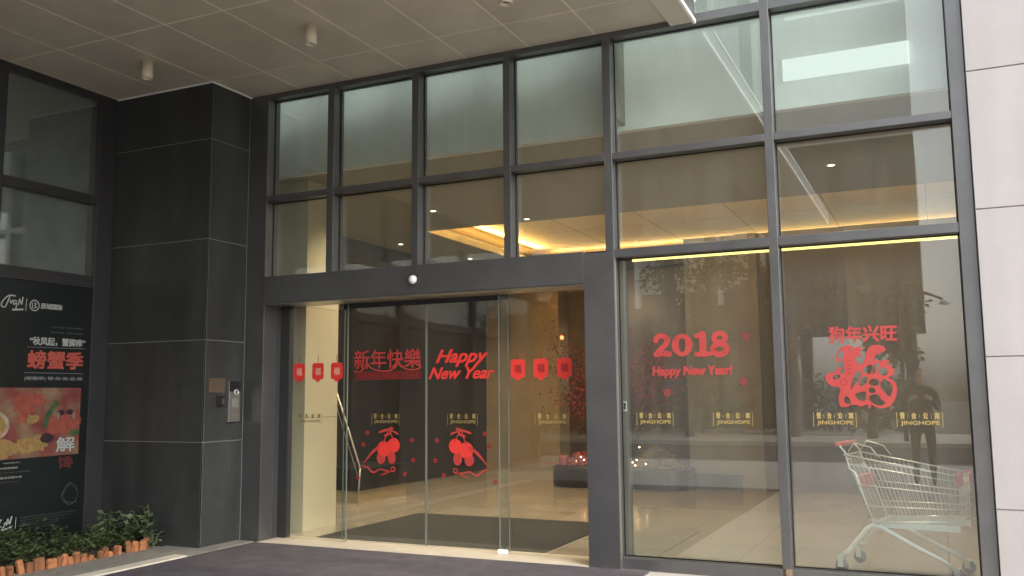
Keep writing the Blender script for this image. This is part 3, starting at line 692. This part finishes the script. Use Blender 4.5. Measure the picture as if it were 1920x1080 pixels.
t2 = thing('happy_new_year_sticker', (X(-3.97), DY, Z(1.7)), 'slanted red brush lettering Happy New Year on the right leaf', 'sticker')
tx = MB(); tx.text('Happy', (X(-4.25), X(-3.70), Z(1.665), Z(1.83)), f, 0, off=.010, shear=.42, bold=.006)
tx.text('New Year', (X(-4.325), X(-3.635), Z(1.553), Z(1.665)), f, .0016, off=.010, shear=.42, bold=.005)
tx.build('letters', M_red, t2)
# knot ornaments
def ornament(x0, sx, lab):
    o = thing('ornament_sticker', (X(x0), DY, Z(.85)), lab, 'sticker', 'red ribbon ornament stickers on the sliding doors')
    P_ = lambda pts: [(X(x0+sx*(a+4.767)), Z(b)) for a, b in pts]
    E_ = lambda mb, a, b, r, d, s=1: mb.ell(X(x0+sx*(a+4.767)), Z(b), r*s, r, f, d, .0005)
    k = MB(); E_(k, -4.815, .905, .074, .0022); E_(k, -4.704, .94, .068, .0029); k.build('baubles', M_red, o)
    k = MB(); E_(k, -4.845, .82, .058, 0, .85); E_(k, -4.726, .825, .058, .0007, .8); k.build('tassels', M_redmid, o)
    k = MB(); k.stroke(P_([(-4.86,1.06),(-4.80,1.08),(-4.767,1.085),(-4.72,1.10),(-4.75,1.05),(-4.80,1.03)]), .022, f, .0040)
    k.stroke(P_([(-4.77,1.08),(-4.79,1.02),(-4.82,.96)]), .012, f, .0047); k.stroke(P_([(-4.755,1.08),(-4.72,1.02),(-4.70,.98)]), .012, f, .0054)
    k.stroke(P_([(-4.72,1.07),(-4.68,1.06),(-4.655,1.04)]), [.01,.02,.006], f, .0061)
    k.stroke(P_([(-4.86,.93),(-4.93,.88),(-4.99,.82),(-5.04,.76)]), [.02,.03,.016,.004], f, .0068)
    k.stroke(P_([(-5.06,.745),(-4.99,.725),(-4.925,.682),(-4.85,.715),(-4.78,.70),(-4.70,.70),(-4.69,.735),(-4.72,.735),(-4.735,.70),(-4.80,.672),(-4.85,.662)]), [.006,.016,.018,.010,.016,.013,.010,.010,.010,.012,.005], f, .0075)
    k.build('ribbons', M_redmid, o)
    for a, b in ((-5.004,1.056),(-5.048,.944),(-4.507,.99),(-4.491,.805),(-4.581,.675),(-5.107,.628)):
        MB().stroke(P_([(a+.014*math.cos(q*math.pi/3), b+.014*math.sin(q*math.pi/3)) for q in range(6)]), .014, f, 0, closed=True).build('blossom_dot', M_red2, o)
ornament(-4.767, 1, 'red bauble and ribbon ornament on the left sliding leaf')
ornament(-3.978, -1, 'mirrored red bauble and ribbon ornament on the right sliding leaf')
# gold name labels
def logo(x, z, y, w_, lab, m, sgn=-1):
    o = thing('name_label', (x, y, z), lab, 'sticker', 'gold name labels across the glass')
    f = facade(y, sgn); h = w_*.165
    k = MB()
    for q, ch in enumerate('晋合公寓'):
        u = x-w_*.43+w_*.2533*q
        k.text(ch, (u, u+w_*.112, z+.004, z+.004+h*.95), f, 0, bold=.0035)
        if q < 3: k.stroke([(u+w_*.18, z+.012), (u+w_*.18, z+h*.8)], .0025, f, 0)
    k.text('JINGHOPE', (x-w_*.42, x+w_*.44, z-.046, z-.008), f, 0, bold=.002)
    k.stroke([(x-w_*.5, z+h), (x-w_*.5, z-.055)], .004, f, 0); k.stroke([(x+w_*.5, z+h), (x+w_*.5, z-.055)], .004, f, 0)
    k.build('gold_lettering', m, o)
logo(-5.70, 1.185, DG, .30, 'faint gold name label over the cream column', M_golddim)
logo(X(-4.80), Z(1.185), DY, .31, 'faint gold name label above the left ribbon ornament', M_golddim)
logo(X(-3.97), Z(1.185), DY, .31, 'faint gold name label above the mirrored ribbon ornament', M_golddim)
logo(-3.09, 1.185, DG, .31, 'gold name label on the pane by the door pillar', M_gold)
GY = .1145
for x, l in ((-2.12, 'gold name label left below the 2018 lettering'), (-1.487, 'gold name label right below the 2018 lettering'), (-.724, 'gold name label below the left of the papercut dog'), (-.138, 'gold name label right of the papercut dog')):
    logo(x, 1.196, GY, .305, l, M_gold, -1)
# right pane stickers (inside face, readable from the street)
fr = facade(GY, -1)
t3 = thing('year_sticker', (-1.8, GY, 1.8), 'bold red 2018 with small holes above Happy New Year lettering', 'sticker')
k = MB()
def dig(pts, wd, d): k.stroke(pts, wd, fr, d)
zb, zt = 1.700, 1.885
# 2
k.stroke([(-2.095,1.838),(-2.075,1.868),(-2.035,1.874),(-1.998,1.845),(-2.01,1.805),(-2.055,1.765),(-2.088,1.735)], [.044,.042,.042,.046,.044,.042,.040], fr, 0); k.stroke([(-2.095,1.722),(-2.04,1.730),(-1.985,1.722)], [.042,.044,.046], fr, .0009)
# 0
k.stroke([(-1.875+.057*math.cos(q*math.pi/6), 1.794+.074*math.sin(q*math.pi/6)) for q in range(12)], [.060 if q in (0,6) else .050 if q in (1,5,7,11) else .036 for q in range(12)], fr, 0, closed=True)
# 1
k.stroke([(-1.755,1.862),(-1.725,1.872)], .035, fr, 0); k.stroke([(-1.708,1.875),(-1.705,1.80),(-1.705,1.72)], .055, fr, .001); k.stroke([(-1.755,1.716),(-1.65,1.716)], .038, fr, .002)
# 8
k.stroke([(-1.568+.046*math.cos(q*math.pi/5), 1.843+.036*math.sin(q*math.pi/5)) for q in range(10)], .040, fr, 0, closed=True)
k.stroke([(-1.568+.055*math.cos(q*math.pi/5), 1.752+.043*math.sin(q*math.pi/5)) for q in range(10)], .045, fr, .001, closed=True)
k.build('digits', M_redR, t3)
for q in range(26):
    b_ = rnd.choice(((-2.09,-1.99,1.72,1.735),(-1.935,-1.915,1.75,1.85),(-1.84,-1.82,1.75,1.85),(-1.72,-1.695,1.72,1.86),(-1.625,-1.515,1.715,1.72),(-1.62,-1.60,1.74,1.76),(-2.03,-1.99,1.83,1.86)))
    MB().ell(rnd.uniform(b_[0],b_[1]), rnd.uniform(b_[2],b_[3]), .006, .006, facade(GY-.0022, -1), 0, .0003, 8).build('petal_hole', M_red2, t3)
MB().text('Happy New Year!', (-2.13, -1.475, 1.525, 1.625), fr, 0, off=.008, shear=.1, bold=.006).build('letters', M_redR, t3)
def fu_small(x, z, lab):
    k = MB(); k.ell(x, z, .034, .034, fr, 0, n=8, jag=.15); tag(k.build('blossom_sticker', mat('faint red vinyl', (.20, .045, .042), .5), loc=(x, GY, z)), lab, 'sticker')
fu_small(-1.359, 1.851, 'small faint red blossom sticker at the upper right of 2018'); fu_small(-1.394, 1.492, 'small faint red blossom sticker at the lower right of 2018'); fu_small(-2.01, 1.41, 'small faint red blossom sticker above the first gold label')
t4 = thing('dog_year_sticker', (-.5, GY, 1.83), 'four red brush characters above the papercut dog', 'sticker')
MB().text('狗年兴旺', (-.74, -.255, 1.772, 1.898), fr, 0, shear=.05, bold=.0065).build('characters', M_redR, t4)
t5 = thing('papercut_sticker', (-.52, GY, 1.5), 'red papercut of a dog forming a lucky character on the right pane', 'sticker')
def pc(pts): return [(-.953+a/1697*.801, 1.795-b/1080*.573) for a, b in pts]
sc = .801/1697
k = MB(); dd = [0]
from mathutils.geometry import tessellate_polygon
OUT = [(640,105),(740,75),(820,100),(832,132),(900,95),(945,120),(940,170),(900,205),(950,230),(960,250),(870,238),(832,270),(905,375),(950,340),(990,270),(1010,190),(1060,110),(1130,85),(1260,95),(1300,145),(1280,190),(1210,200),(1140,240),(1120,300),(1200,310),(1270,310),(1330,298),(1345,330),(1310,355),(1370,400),(1415,440),(1400,490),(1370,530),(1290,540),(1380,580),(1430,650),(1435,740),(1410,810),(1380,880),(1310,950),(1200,975),(1110,955),(1040,910),(1030,980),(1000,960),(1000,920),(950,925),(890,955),(860,930),(770,920),(720,930),(700,950),(580,960),(565,880),(560,790),(600,730),(570,660),(480,665),(400,610),(370,540),(390,490),(440,465),(540,460),(560,400),(590,380),(625,405),(618,445),(575,480),(610,492),(660,470),(682,430),(662,390),(670,330),(650,285),(540,320),(540,250),(580,160)]
HOLES = [[(600,180),(650,150),(665,220),(640,265),(580,270),(575,230)], [(500,505),(560,500),(600,512),(590,540),(530,562),(500,545)], [(650,830),(690,805),(720,840),(740,905),(690,905),(655,880)],
 [(850,470),(900,470),(905,520),(860,590),(800,640),(770,700),(770,620),(800,540)], [(950,440),(1000,390),(1080,370),(1075,430),(1050,490),(990,470)], [(1120,360),(1200,355),(1150,440),(1110,480),(1088,450)],
 [(1190,440),(1240,400),(1300,430),(1310,480),(1260,518),(1190,490)], [(930,540),(1000,535),(1010,570),(960,640),(900,650),(880,610)], [(1040,590),(1100,562),(1160,580),(1170,640),(1110,655),(1040,640)],
 [(1230,580),(1290,595),(1350,650),(1360,720),(1310,800),(1260,740),(1200,680)], [(1030,695),(1080,685),(1115,718),(1100,752),(1050,756),(1022,730)], [(830,770),(900,755),(960,740),(970,800),(960,850),(900,860),(830,820)],
 [(1040,805),(1120,785),(1160,800),(1180,850),(1230,880),(1220,915),(1140,925),(1070,890),(1035,850)], [(762,120),(783,125),(798,158),(780,165)]]
def round_off(p):
    q = []
    for a in range(len(p)):
        (x0, y0), (x1, y1) = p[a], p[(a+1) % len(p)]
        q += [(x0*.75+x1*.25, y0*.75+y1*.25), (x0*.25+x1*.75, y0*.25+y1*.75)]
    return q
def grow(p):
    cx = sum(a for a, b in p)/len(p); cy = sum(b for a, b in p)/len(p)
    return [(cx+(a-cx)*1.22, cy+(b-cy)*1.22) for a, b in p]
loops = [pc(round_off(OUT))]+[pc(round_off(grow(p_))) for p_ in HOLES]
tri = tessellate_polygon([[Vector((u, v, 0)) for u, v in L_] for L_ in loops])
flat = [p_ for L_ in loops for p_ in L_]; nv = len(flat)
k.v = [fr(u, v, 0) for u, v in flat]+[fr(u, v, .0008) for u, v in flat]
k.f = [tuple(t_) for t_ in tri]+[tuple(nv+a for a in t_) for t_ in tri]
b0 = 0
for L_ in loops:
    n_ = len(L_)
    for a in range(n_): k.f.append((b0+a, b0+(a+1) % n_, nv+b0+(a+1) % n_, nv+b0+a))
    b0 += n_
k.build('papercut', M_redR, t5)
k = MB(); fo = facade(GY-.0012, -1)
for pts in ([(720,305),(760,305)], [(715,360),(785,358)], [(715,412),(785,415)], [(710,470),(760,490)], [(650+45*math.cos(q*math.pi/6), 600+45*math.sin(q*math.pi/6)) for q in range(13)], [(760,120),(770,200)]):
    k.stroke(pc(pts), 11*sc, fo, 0, .0003)
k.build('cut_lines', M_red2, t5)

# ------------------------------------------------------------------ blossom display in the lobby
pt = thing('planter_plinth', (-4.43, 6.3, 0), 'low black planter plinth under the red blossom tree', 'planter')
out = [(-4.43+1.09*math.copysign(abs(math.cos(a*math.pi/20))**.5, math.cos(a*math.pi/20)), 6.35+.5*math.copysign(abs(math.sin(a*math.pi/20))**.5, math.sin(a*math.pi/20))) for a in range(40)]
MB().poly(out, lambda u, v, d: (u, v, .004+d), 0, .31).build('tray', M_marble_d, pt, bevel=.03)
MB().poly([(-4.43+(u+4.43)*.93, 6.35+(v-6.35)*.9) for u, v in out], lambda u, v, d: (u, v, .3141+d), 0, .01).build('soil', M_soil, pt)
tr = thing('blossom_tree', (-4.45, 6.5, .32), 'artificial red plum blossom tree with dark branches in the lobby', 'tree')
tk = MB(); tips = []
def branch(p, d, l, r, lev):
    pts = [p]; q = Vector(p); dd = Vector(d).normalized()
    for s_ in range(4):
        dd = (dd+Vector((rnd.uniform(-.28,.28), rnd.uniform(-.28,.28), rnd.uniform(-.1,.2)))).normalized(); q = q+dd*l/4; pts.append(q.copy())
        if lev > 0: tips.append(q.copy())
    tk.tube(pts, [r*(1-.15*i) for i in range(5)], 6)
    if lev < 3:
        for s_ in range(4 if lev == 0 else 3):
            nd = (dd+Vector((rnd.uniform(-1,1)*1.0, rnd.uniform(-.9,.9), rnd.uniform(-.3,.5)))).normalized()
            branch(pts[rnd.choice((2,3,4))], nd, l*rnd.uniform(.55,.8), r*.5, lev+1)
for s_ in range(7): branch(Vector((-4.45+rnd.uniform(-.2,.2), 6.5, .32)), Vector((rnd.uniform(-.7,.7), rnd.uniform(-.3,.3), 1)), rnd.uniform(.8,1.05), .035, 0)
tk.build('trunk', M_bark, tr)
bl = MB()
for i in range(6500):
    p_ = rnd.choice(tips)+Vector((rnd.gauss(0,.11), rnd.gauss(0,.11), rnd.gauss(0,.11)))
    bl.leaf(p_, Vector((rnd.uniform(-1,1), rnd.uniform(-1,1), rnd.uniform(-1,1))), Vector((rnd.uniform(-1,1), -1, rnd.uniform(-1,1))), rnd.uniform(.03,.055), rnd.uniform(.025,.04))
bl.build('crown', mat('red blossom', (.22, .036, .052), .7, 0, .5, 4), tr)
fl = thing('fairy_light_string', (-4.1, 6.05, .4), 'string of small glowing fairy lights on the planter and blossom tree', 'fairy lights')
bp = [(-4.98, 5.95, .46), (-4.92, 5.92, .42), (-4.05, 5.93, .62), (-4.22, 5.9, .47), (-4.15, 5.9, .40), (-4.08, 5.88, .44), (-4.1, 5.87, .36), (-3.95, 5.9, .38), (-4.3, 5.95, .34), (-4.28, 6.0, 1.78), (-5.05, 5.95, .40), (-3.85, 5.9, .30), (-4.62, 6.0, 1.2)]
MB().tube(bp, .002, 4).build('cable', M_black, fl)
for p_ in bp: MB().lathe(p_, [(.004,-.009),(.009,-.003),(.009,.004),(.003,.010)], 8).build('bulb', M_bulb, fl, True)
rl = thing('glowing_lantern', (-5.36, 6.2, 2.30), 'small glowing red lantern at the left tip of the blossom tree', 'lantern')
MB().lathe((-5.36,6.2,2.30), [(.012,-.03),(.028,-.012),(.028,.012),(.012,.03)], 14).build('shade', M_redbulb, rl, True)
MB().tube([(-5.36,6.2,2.33),(-5.30,6.25,2.42)], .003, 5).build('cord', M_black, rl)
for i, (x, s_, l) in enumerate(((-5.28, .16, 'red gift drum at the left end of the planter'), (-5.02, .17, 'red gift drum beside the fairy lights left of the door pillar'), (-4.42, .22, 'red gift drum just right of the door pillar'))):
    o = thing('gift_drum', (x, 6.02, .326), l, 'gift drum', 'red gift drums on the planter')
    MB().lathe((x,6.02,.326), [(s_*.48,0),(s_*.5,.01),(s_*.5,s_*.72),(s_*.47,s_*.75)], 24).build('drum', mat('red lacquer', (.26, .018, .014), .35), o, True)
    MB().lathe((x,6.02,.326+s_*.751), [(s_*.50,0),(s_*.50,.02),(s_*.44,.026)], 24).build('lid', mat('pale red lid', (.40, .12, .08), .45), o, True)
fm = MB()
for i in range(1500):
    a = rnd.uniform(0,6.28); rr_ = abs(rnd.gauss(0,.5)); c0 = Vector((-4.85+.62*rr_*math.cos(a), 6.12+.25*rr_*math.sin(a), .33+.20*max(.1,1-rr_**2)*rnd.random()))
    fm.leaf(c0, Vector((rnd.uniform(-1,1), rnd.uniform(-1,.5), rnd.uniform(0,1))), Vector((rnd.uniform(-1,1), -1, 1)), rnd.uniform(.03,.06), rnd.uniform(.03,.045))
tag(fm.build('flower_bank', mat('orange red flower', (.42, .07, .03), .7, 0, .6, 14)), 'low bank of small red and orange flowers on the planter', 'flowers', kind='stuff')
st = MB()
for i in range(1500):
    a = rnd.uniform(0,6.28); rr_ = abs(rnd.gauss(0,.5)); c0 = Vector((-3.85+.34*rr_*math.cos(a), 6.1+.22*rr_*math.sin(a), .33+.26*max(0,1-rr_**2)*rnd.random()))
    dd = Vector((rnd.uniform(-1,1), rnd.uniform(-1,1), rnd.uniform(-.3,.5))).normalized()*rnd.uniform(.06,.14)
    st.tube([c0, c0+dd], .0025, 3, False)
tag(st.build('straw_heap', mat('dry straw', (.34, .29, .17), .8, 0, .3, 6)), 'heap of dry pale straw at the right of the planter', 'straw', kind='stuff')

# ------------------------------------------------------------------ shopping cart (local x forward, y to the far side)
ct = bpy.data.objects.new('shopping_cart', None); COL.objects.link(ct)
tag(ct, 'silver wire shopping cart with red handle inside the right pane', 'shopping cart'); WL[ct.name] = (0,0,0)
Wd = .50
def yz(x, side_): return (0.0+.03*x) if side_ == 0 else (Wd-.05-.05*x+.05)
k = MB()      # basket wires
def top(x): return .905-.135*(x-.10)/.85
def bot(x): return .395+.045*(x-.30)/.62
for s_ in (0, 1):
    yy = lambda x: .01+.035*x if s_ == 0 else Wd-.01-.035*x
    k.tube([(.09,yy(.09),top(.09)),(.95,yy(.95),top(.95))], .007, 6)
    for fr_ in (.13, .42, .74):
        pts = []
        for j in range(3):
            x = .12+.30*fr_*.6+(.95-.12-.18*fr_)*j/2
            pts.append((x, yy(x)*(1)+(0), top(x)+(bot(x)-top(x))*fr_))
        k.tube(pts, .0048, 5)
    k.tube([(.30,yy(.3),bot(.30)),(.93,yy(.93),bot(.93))], .007, 6)
    for j in range(23):
        u = j/22; xt = .10+.84*u; xb = .31+.62*u
        k.tube([(xt,yy(xt),top(xt)),(xb,yy(xb),bot(xb))], .0014, 4)
for j in range(13):
    u = .06+.88*j/12
    ya = lambda x: (.01+.035*x)*(1-u)+(Wd-.01-.035*x)*u
    k.tube([(.95,ya(.95),top(.95)),(.93,ya(.93),bot(.93)),(.31,ya(.31),bot(.31))], .0014, 4)
    k.tube([(.10,ya(.1),top(.1)),(.31,ya(.31),bot(.31))], .0014, 4)
for x in (.95, .10): k.tube([(x,.01+.035*x,top(x)),(x,Wd-.01-.035*x,top(x))], .007, 6)
for z_ in (.2, .5, .8):
    x = .95-.02*z_; k.tube([(x,.01+.035*x,top(x)+(bot(x)-top(x))*z_),(x,Wd-.01-.035*x,top(x)+(bot(x)-top(x))*z_)], .0035, 5)
k.build('basket', M_chrome, ct, True)
k = MB()
for x0, x1 in ((.30, .93),): 
    k.box(x0, x1, .03, .045, .365, .412); k.box(x0, x1, Wd-.045, Wd-.03, .365, .412)
k.box(.29, .34, .03, Wd-.03, .372, .398); k.box(.60, .64, .05, Wd-.05, .375, .396)
k.build('base_frame', M_chrome, ct)
for s_ in (0, 1):
    y0 = .035 if s_ == 0 else Wd-.035; yo = -.01 if s_ == 0 else Wd+.01
    MB().tube([(.03,yo,.13),(.10,yo,.17),(.24,y0,.345),(.29,y0,.372),(.36,y0,.362),(.60,y0,.24),(.80,y0+.0,.15),(.88,y0,.10)], .0175, 12).build('leg', M_chrome, ct, True)
    MB().tube([(.055,y0,.975),(.10,y0,.925),(.13,y0,.80),(.17,y0,.77),(.30,y0,.39)], .008, 8).build('handle_arm', M_chrome, ct, True)
    MB().box(.915, .965, (.025 if s_ == 0 else Wd-.07), (.07 if s_ == 0 else Wd-.025), .70, .79).build('corner_bumper', M_cartred, ct, bevel=.008)
    for xw, zt_ in ((.03, .13), (.88, .10)):
        yw = yo if xw < .5 else y0
        wq = bpy.data.objects.new('caster', None); COL.objects.link(wq); wq.parent = ct; WL[wq.name] = (0,0,0)
        MB().lathe((xw+.015, yw-.013, .055), [(.02,0),(.05,.002),(.052,.013),(.05,.024),(.02,.026)], 22, 'y').build('wheel', M_black, wq, True)
        MB().box(xw-.012, xw+.03, yw-.024, yw-.019, .05, zt_+.01).box(xw-.012, xw+.03, yw+.019, yw+.024, .05, zt_+.01).box(xw-.012, xw+.03, yw-.019, yw+.019, zt_, zt_+.01).build('fork', M_chrome, wq)
MB().tube([(.045,-.02,.985),(.045,Wd+.02,.985)], .019, 14).build('handle', M_cartred, ct, True)
MB().poly([(.065,.67),(.10,.67),(.085,.77),(.055,.77)], lambda u, v, d: (u+.13, .06+d, v-.02), 0, Wd-.12).build('child_seat', mat('orange red plastic', (.55, .12, .07), .5), ct, bevel=.004)
k = MB(); k.tube([(.12,.06,.93),(.17,.06,1.0),(.30,.06,.965),(.36,.06,.89)], .005, 6); k.tube([(.12,Wd-.06,.93),(.17,Wd-.06,1.0),(.30,Wd-.06,.965),(.36,Wd-.06,.89)], .005, 6)
k.build('seat_wire', M_chrome, ct, True)
ct.scale = (.965, .96, 1); ct.location = (-.80, .50, .004); ct.rotation_euler = (0, 0, R(-11))

# ------------------------------------------------------------------ what the panes mirror: the street opposite
ob = thing('opposite_building', (-20, -30, 0), 'pale grey office building with tall fins across the road', 'building')
MB().box(-44, -19, -42, -30, 0, 19).box(-16.8, -4.9, -42, -30, 5.6, 19).build('wall', mat('pale cladding', (.70, .72, .72), .6, 0, .05, .5), ob)
fi = MB(); gp = MB()
x = -43.5
while x < -5.2:
    if not -19.2 < x < -16.8: gp.box(x, x+.55, -30.0, -29.95, 5, 18.5); fi.box(x+.55, x+.75, -29.98, -29.6, 5, 18.8)
    x += 1.75
gp.build('window_strip', mat('dark window', (.03, .035, .04), .2), ob); fi.build('fins', M_white, ob)
MB().box(-43.9, -19.1, -29.98, -29.7, 0, 4.2).box(-16.7, -5, -30.5, -30, 0, 5.6).build('ground_floor', M_frame_d, ob)
db = thing('opposite_block', (-2.6, -27, 0), 'dark glazed block raised over the road opposite', 'building')
MB().box(-4.85, -.3, -31, -26, 3.6, 10.2).build('wall', mat('dark cladding', (.06, .062, .065), .5, 0, .1, 1), db)
MB().box(-4.85, -.3, -31, -26, 10.2, 15).build('upper_wall', MATS['pale cladding'], db)
MB().box(-4.6, -4.2, -28.5, -28, 0, 3.6).box(-1.0, -.6, -28.5, -28, 0, 3.6).build('leg', M_frame_d, db)
def street_tree(x, y, h, cr_, lab, seed):
    q = random.Random(seed)
    o = thing('street_tree', (x, y, 0), lab, 'tree', 'street trees across the road')
    tk = MB(); top_ = Vector((x, y, h*.55)); tk.tube([(x,y,0),(x+.1,y,h*.3),top_], [.16,.13,.09], 8)
    cs = []
    for i in range(9):
        a = q.uniform(0,6.28); e_ = top_+Vector((math.cos(a)*cr_*q.uniform(.3,.8), math.sin(a)*cr_*q.uniform(.3,.8), h*q.uniform(-.12,.38)))
        tk.tube([top_, (top_+e_)/2+Vector((0,0,.2)), e_], [.07,.045,.02], 6); cs.append((e_, cr_*q.uniform(.28,.5)))
    tk.build('trunk', M_bark, o)
    lv = MB()
    for i in range(2600):
        c_, r_ = q.choice(cs); v = Vector((q.gauss(0,1), q.gauss(0,1), q.gauss(0,.8))); v = v.normalized()*r_*q.random()**.5
        lv.leaf(c_+v, Vector((q.uniform(-1,1), q.uniform(-1,1), q.uniform(-1,.4))), Vector((q.uniform(-1,1), q.uniform(-1,1), 1)), q.uniform(.16,.30), q.uniform(.10,.18))
    lv.build('crown', M_treeleaf, o)
for i, (x, y, h, cr_, l) in enumerate(((-1.9, -22.5, 5.2, 1.5, 'street tree under the dark block'), (-4.2, -23, 5.6, 1.7, 'street tree left of the dark block'), (-7.5, -22.5, 6, 2.0, 'street tree before the pale building, right side'), (-11.5, -22.8, 6.4, 2.1, 'street tree before the pale building, middle'), (-15.0, -22.6, 6.0, 1.9, 'street tree before the pale building, left side'), (-21, -22.9, 6.4, 2.2, 'street tree farthest left along the road'), (4.6, -23.6, 5.0, 1.6, 'street tree right of the dark block'))):
    street_tree(x, y, h, cr_, l, i+3)
hg = MB(); q = random.Random(5)
for i in range(9000):
    hg.leaf((q.uniform(-24, -.6), q.uniform(-25.8, -24.6), q.uniform(.1, 1.7+.3*math.sin(i))), Vector((q.uniform(-1,1), q.uniform(-1,1), q.uniform(-.5,1))), Vector((q.uniform(-1,1), 1, q.uniform(-1,1))), q.uniform(.12,.25), q.uniform(.08,.15))
tag(hg.build('hedge', M_treeleaf), 'dark clipped hedge along the far pavement', 'hedge', kind='stuff')
lp = thing('street_lamp', (-.35, -21, 0), 'dark street lamp with a curved arm across the road', 'street lamp')
MB().tube([(-.9,-21,0),(-.9,-21,3.4),(-.75,-21,4.0),(-.3,-21,4.25),(.25,-21,4.0)], [.07,.05,.045,.04,.035], 10).build('pole', M_frame_d, lp, True)
MB().lathe((.3,-21,3.9), [(.02,.1),(.10,.06),(.16,-.02),(.12,-.06)], 16).build('lamp_head', M_white, lp, True)

# ------------------------------------------------------------------ the photographer, seen only as a reflection
pe = thing('person', (-.25, -7.75, 0), 'person in dark coat and trousers holding up a phone, facing the doors', 'person')
def skin(name, V_, E_, Rr, m, root=0):
    me = bpy.data.meshes.new(name); me.from_pydata(V_, E_, []); o = bpy.data.objects.new(name, me); COL.objects.link(o)
    md = o.modifiers.new('skin', 'SKIN'); md.use_smooth_shade = True
    for i, r in enumerate(Rr): me.skin_vertices[0].data[i].radius = (r, r) if not isinstance(r, tuple) else r; me.skin_vertices[0].data[i].use_root = (i == root)
    sb = o.modifiers.new('sub', 'SUBSURF'); sb.levels = 1; sb.render_levels = 2
    me.materials.append(m); o.parent = pe; return o
M_coat = mat('dark coat', (.012, .012, .014), .85, 0, .2, 8); M_skin = mat('skin', (.48, .29, .21), .5)
V_ = [(0,0,.92),(0,0,1.10),(0,0,1.28),(0,.01,1.42),(0,.01,1.50),
      (-.10,0,.88),(-.11,.02,.48),(-.12,-.01,.09),(-.12,.13,.04), (.10,0,.88),(.11,.02,.48),(.12,-.01,.09),(.12,.13,.04),
      (-.19,0,1.40),(-.24,.02,1.12),(-.16,.22,1.26), (.19,0,1.40),(.24,.02,1.12),(.16,.22,1.26)]
E_ = [(0,1),(1,2),(2,3),(3,4),(0,5),(5,6),(6,7),(7,8),(0,9),(9,10),(10,11),(11,12),(3,13),(13,14),(14,15),(3,16),(16,17),(17,18)]
Rr = [(.17,.11),(.155,.10),(.18,.115),(.11,.08),(.055,.055),(.095,.095),(.06,.06),(.042,.042),(.035,.03),(.095,.095),(.06,.06),(.042,.042),(.035,.03),(.062,.062),(.048,.048),(.034,.034),(.062,.062),(.048,.048),(.034,.034)]
skin('body', V_, E_, Rr, M_coat)
hd = MB(); 
n = 16
for j in range(11):
    pass
hd.lathe((0,.015,1.50), [(.045,0),(.052,.03),(.062,.06),(.074,.10),(.078,.14),(.074,.18),(.055,.215),(.02,.232)], 20)
hb = hd
hb.v = [(x*(1-.0), y*1.18-.002, z) for x, y, z in hb.v]
hb.tube([(0,.10,1.645),(0,.122,1.60),(0,.10,1.595)], [.008,.015,.008], 8)
def pbuild(mb, name, m, smooth=True):
    me = bpy.data.meshes.new(name); me.from_pydata(mb.v, [], mb.f); me.materials.append(m)
    if smooth: me.polygons.foreach_set('use_smooth', [True]*len(me.polygons))
    o = bpy.data.objects.new(name, me); COL.objects.link(o); o.parent = pe; return o
pbuild(hb, 'head', M_skin)
hm = MB().lathe((0,-.008,1.585), [(.078,0),(.085,.05),(.084,.10),(.066,.145),(.02,.165)], 20); hm.v = [(x, (y+.0)*1.15, z) for x, y, z in hm.v]
hm.v = [(x, min(y, .06+.0*z) if z < 1.69 else y, z) for x, y, z in hm.v]
pbuild(hm, 'hair', M_black)
ey = MB(); 
for sx in (-1, 1): ey.lathe((sx*.030,.092,1.635), [(.004,.008),(.010,.004),(.011,-.004)], 10, 'y')
pbuild(ey, 'eyes', M_black)
for sx in (-1, 1):
    pv = Vector((sx*.155,.235,1.275)); tv = Vector((sx*.075,.30,1.335))
    V2 = [tuple(pv), tuple(pv.lerp(tv,.55))]; E2 = [(0,1)]; R2 = [(.022,.026),(.03,.016)]
    for q in range(4):
        a = len(V2); base = pv.lerp(tv,.75)+Vector((0,.004,.024-.016*q)); k1 = base+Vector((-sx*.03,.022,.006)); k2 = k1+Vector((-sx*.028,-.004-.002*q,.002))
        V2 += [tuple(base), tuple(k1), tuple(k2)]; E2 += [(1,a),(a,a+1),(a+1,a+2)]; R2 += [.010,.009,.007]
    a = len(V2); th = pv.lerp(tv,.5)+Vector((0,-.02,.012)); V2 += [tuple(th), tuple(th+Vector((-sx*.03,-.012,.015)))]; E2 += [(1,a),(a,a+1)]; R2 += [.011,.008]
    skin('hand', V2, E2, R2, M_skin)
ph = thing('phone', (-.25, -7.44, 1.35), 'black phone held up in both hands of the person', 'phone')
MB().box(-.325, -.175, -7.445, -7.437, 1.31, 1.39).build('phone_body', M_black, ph, bevel=.004)
# mirror things stand well behind the camera position
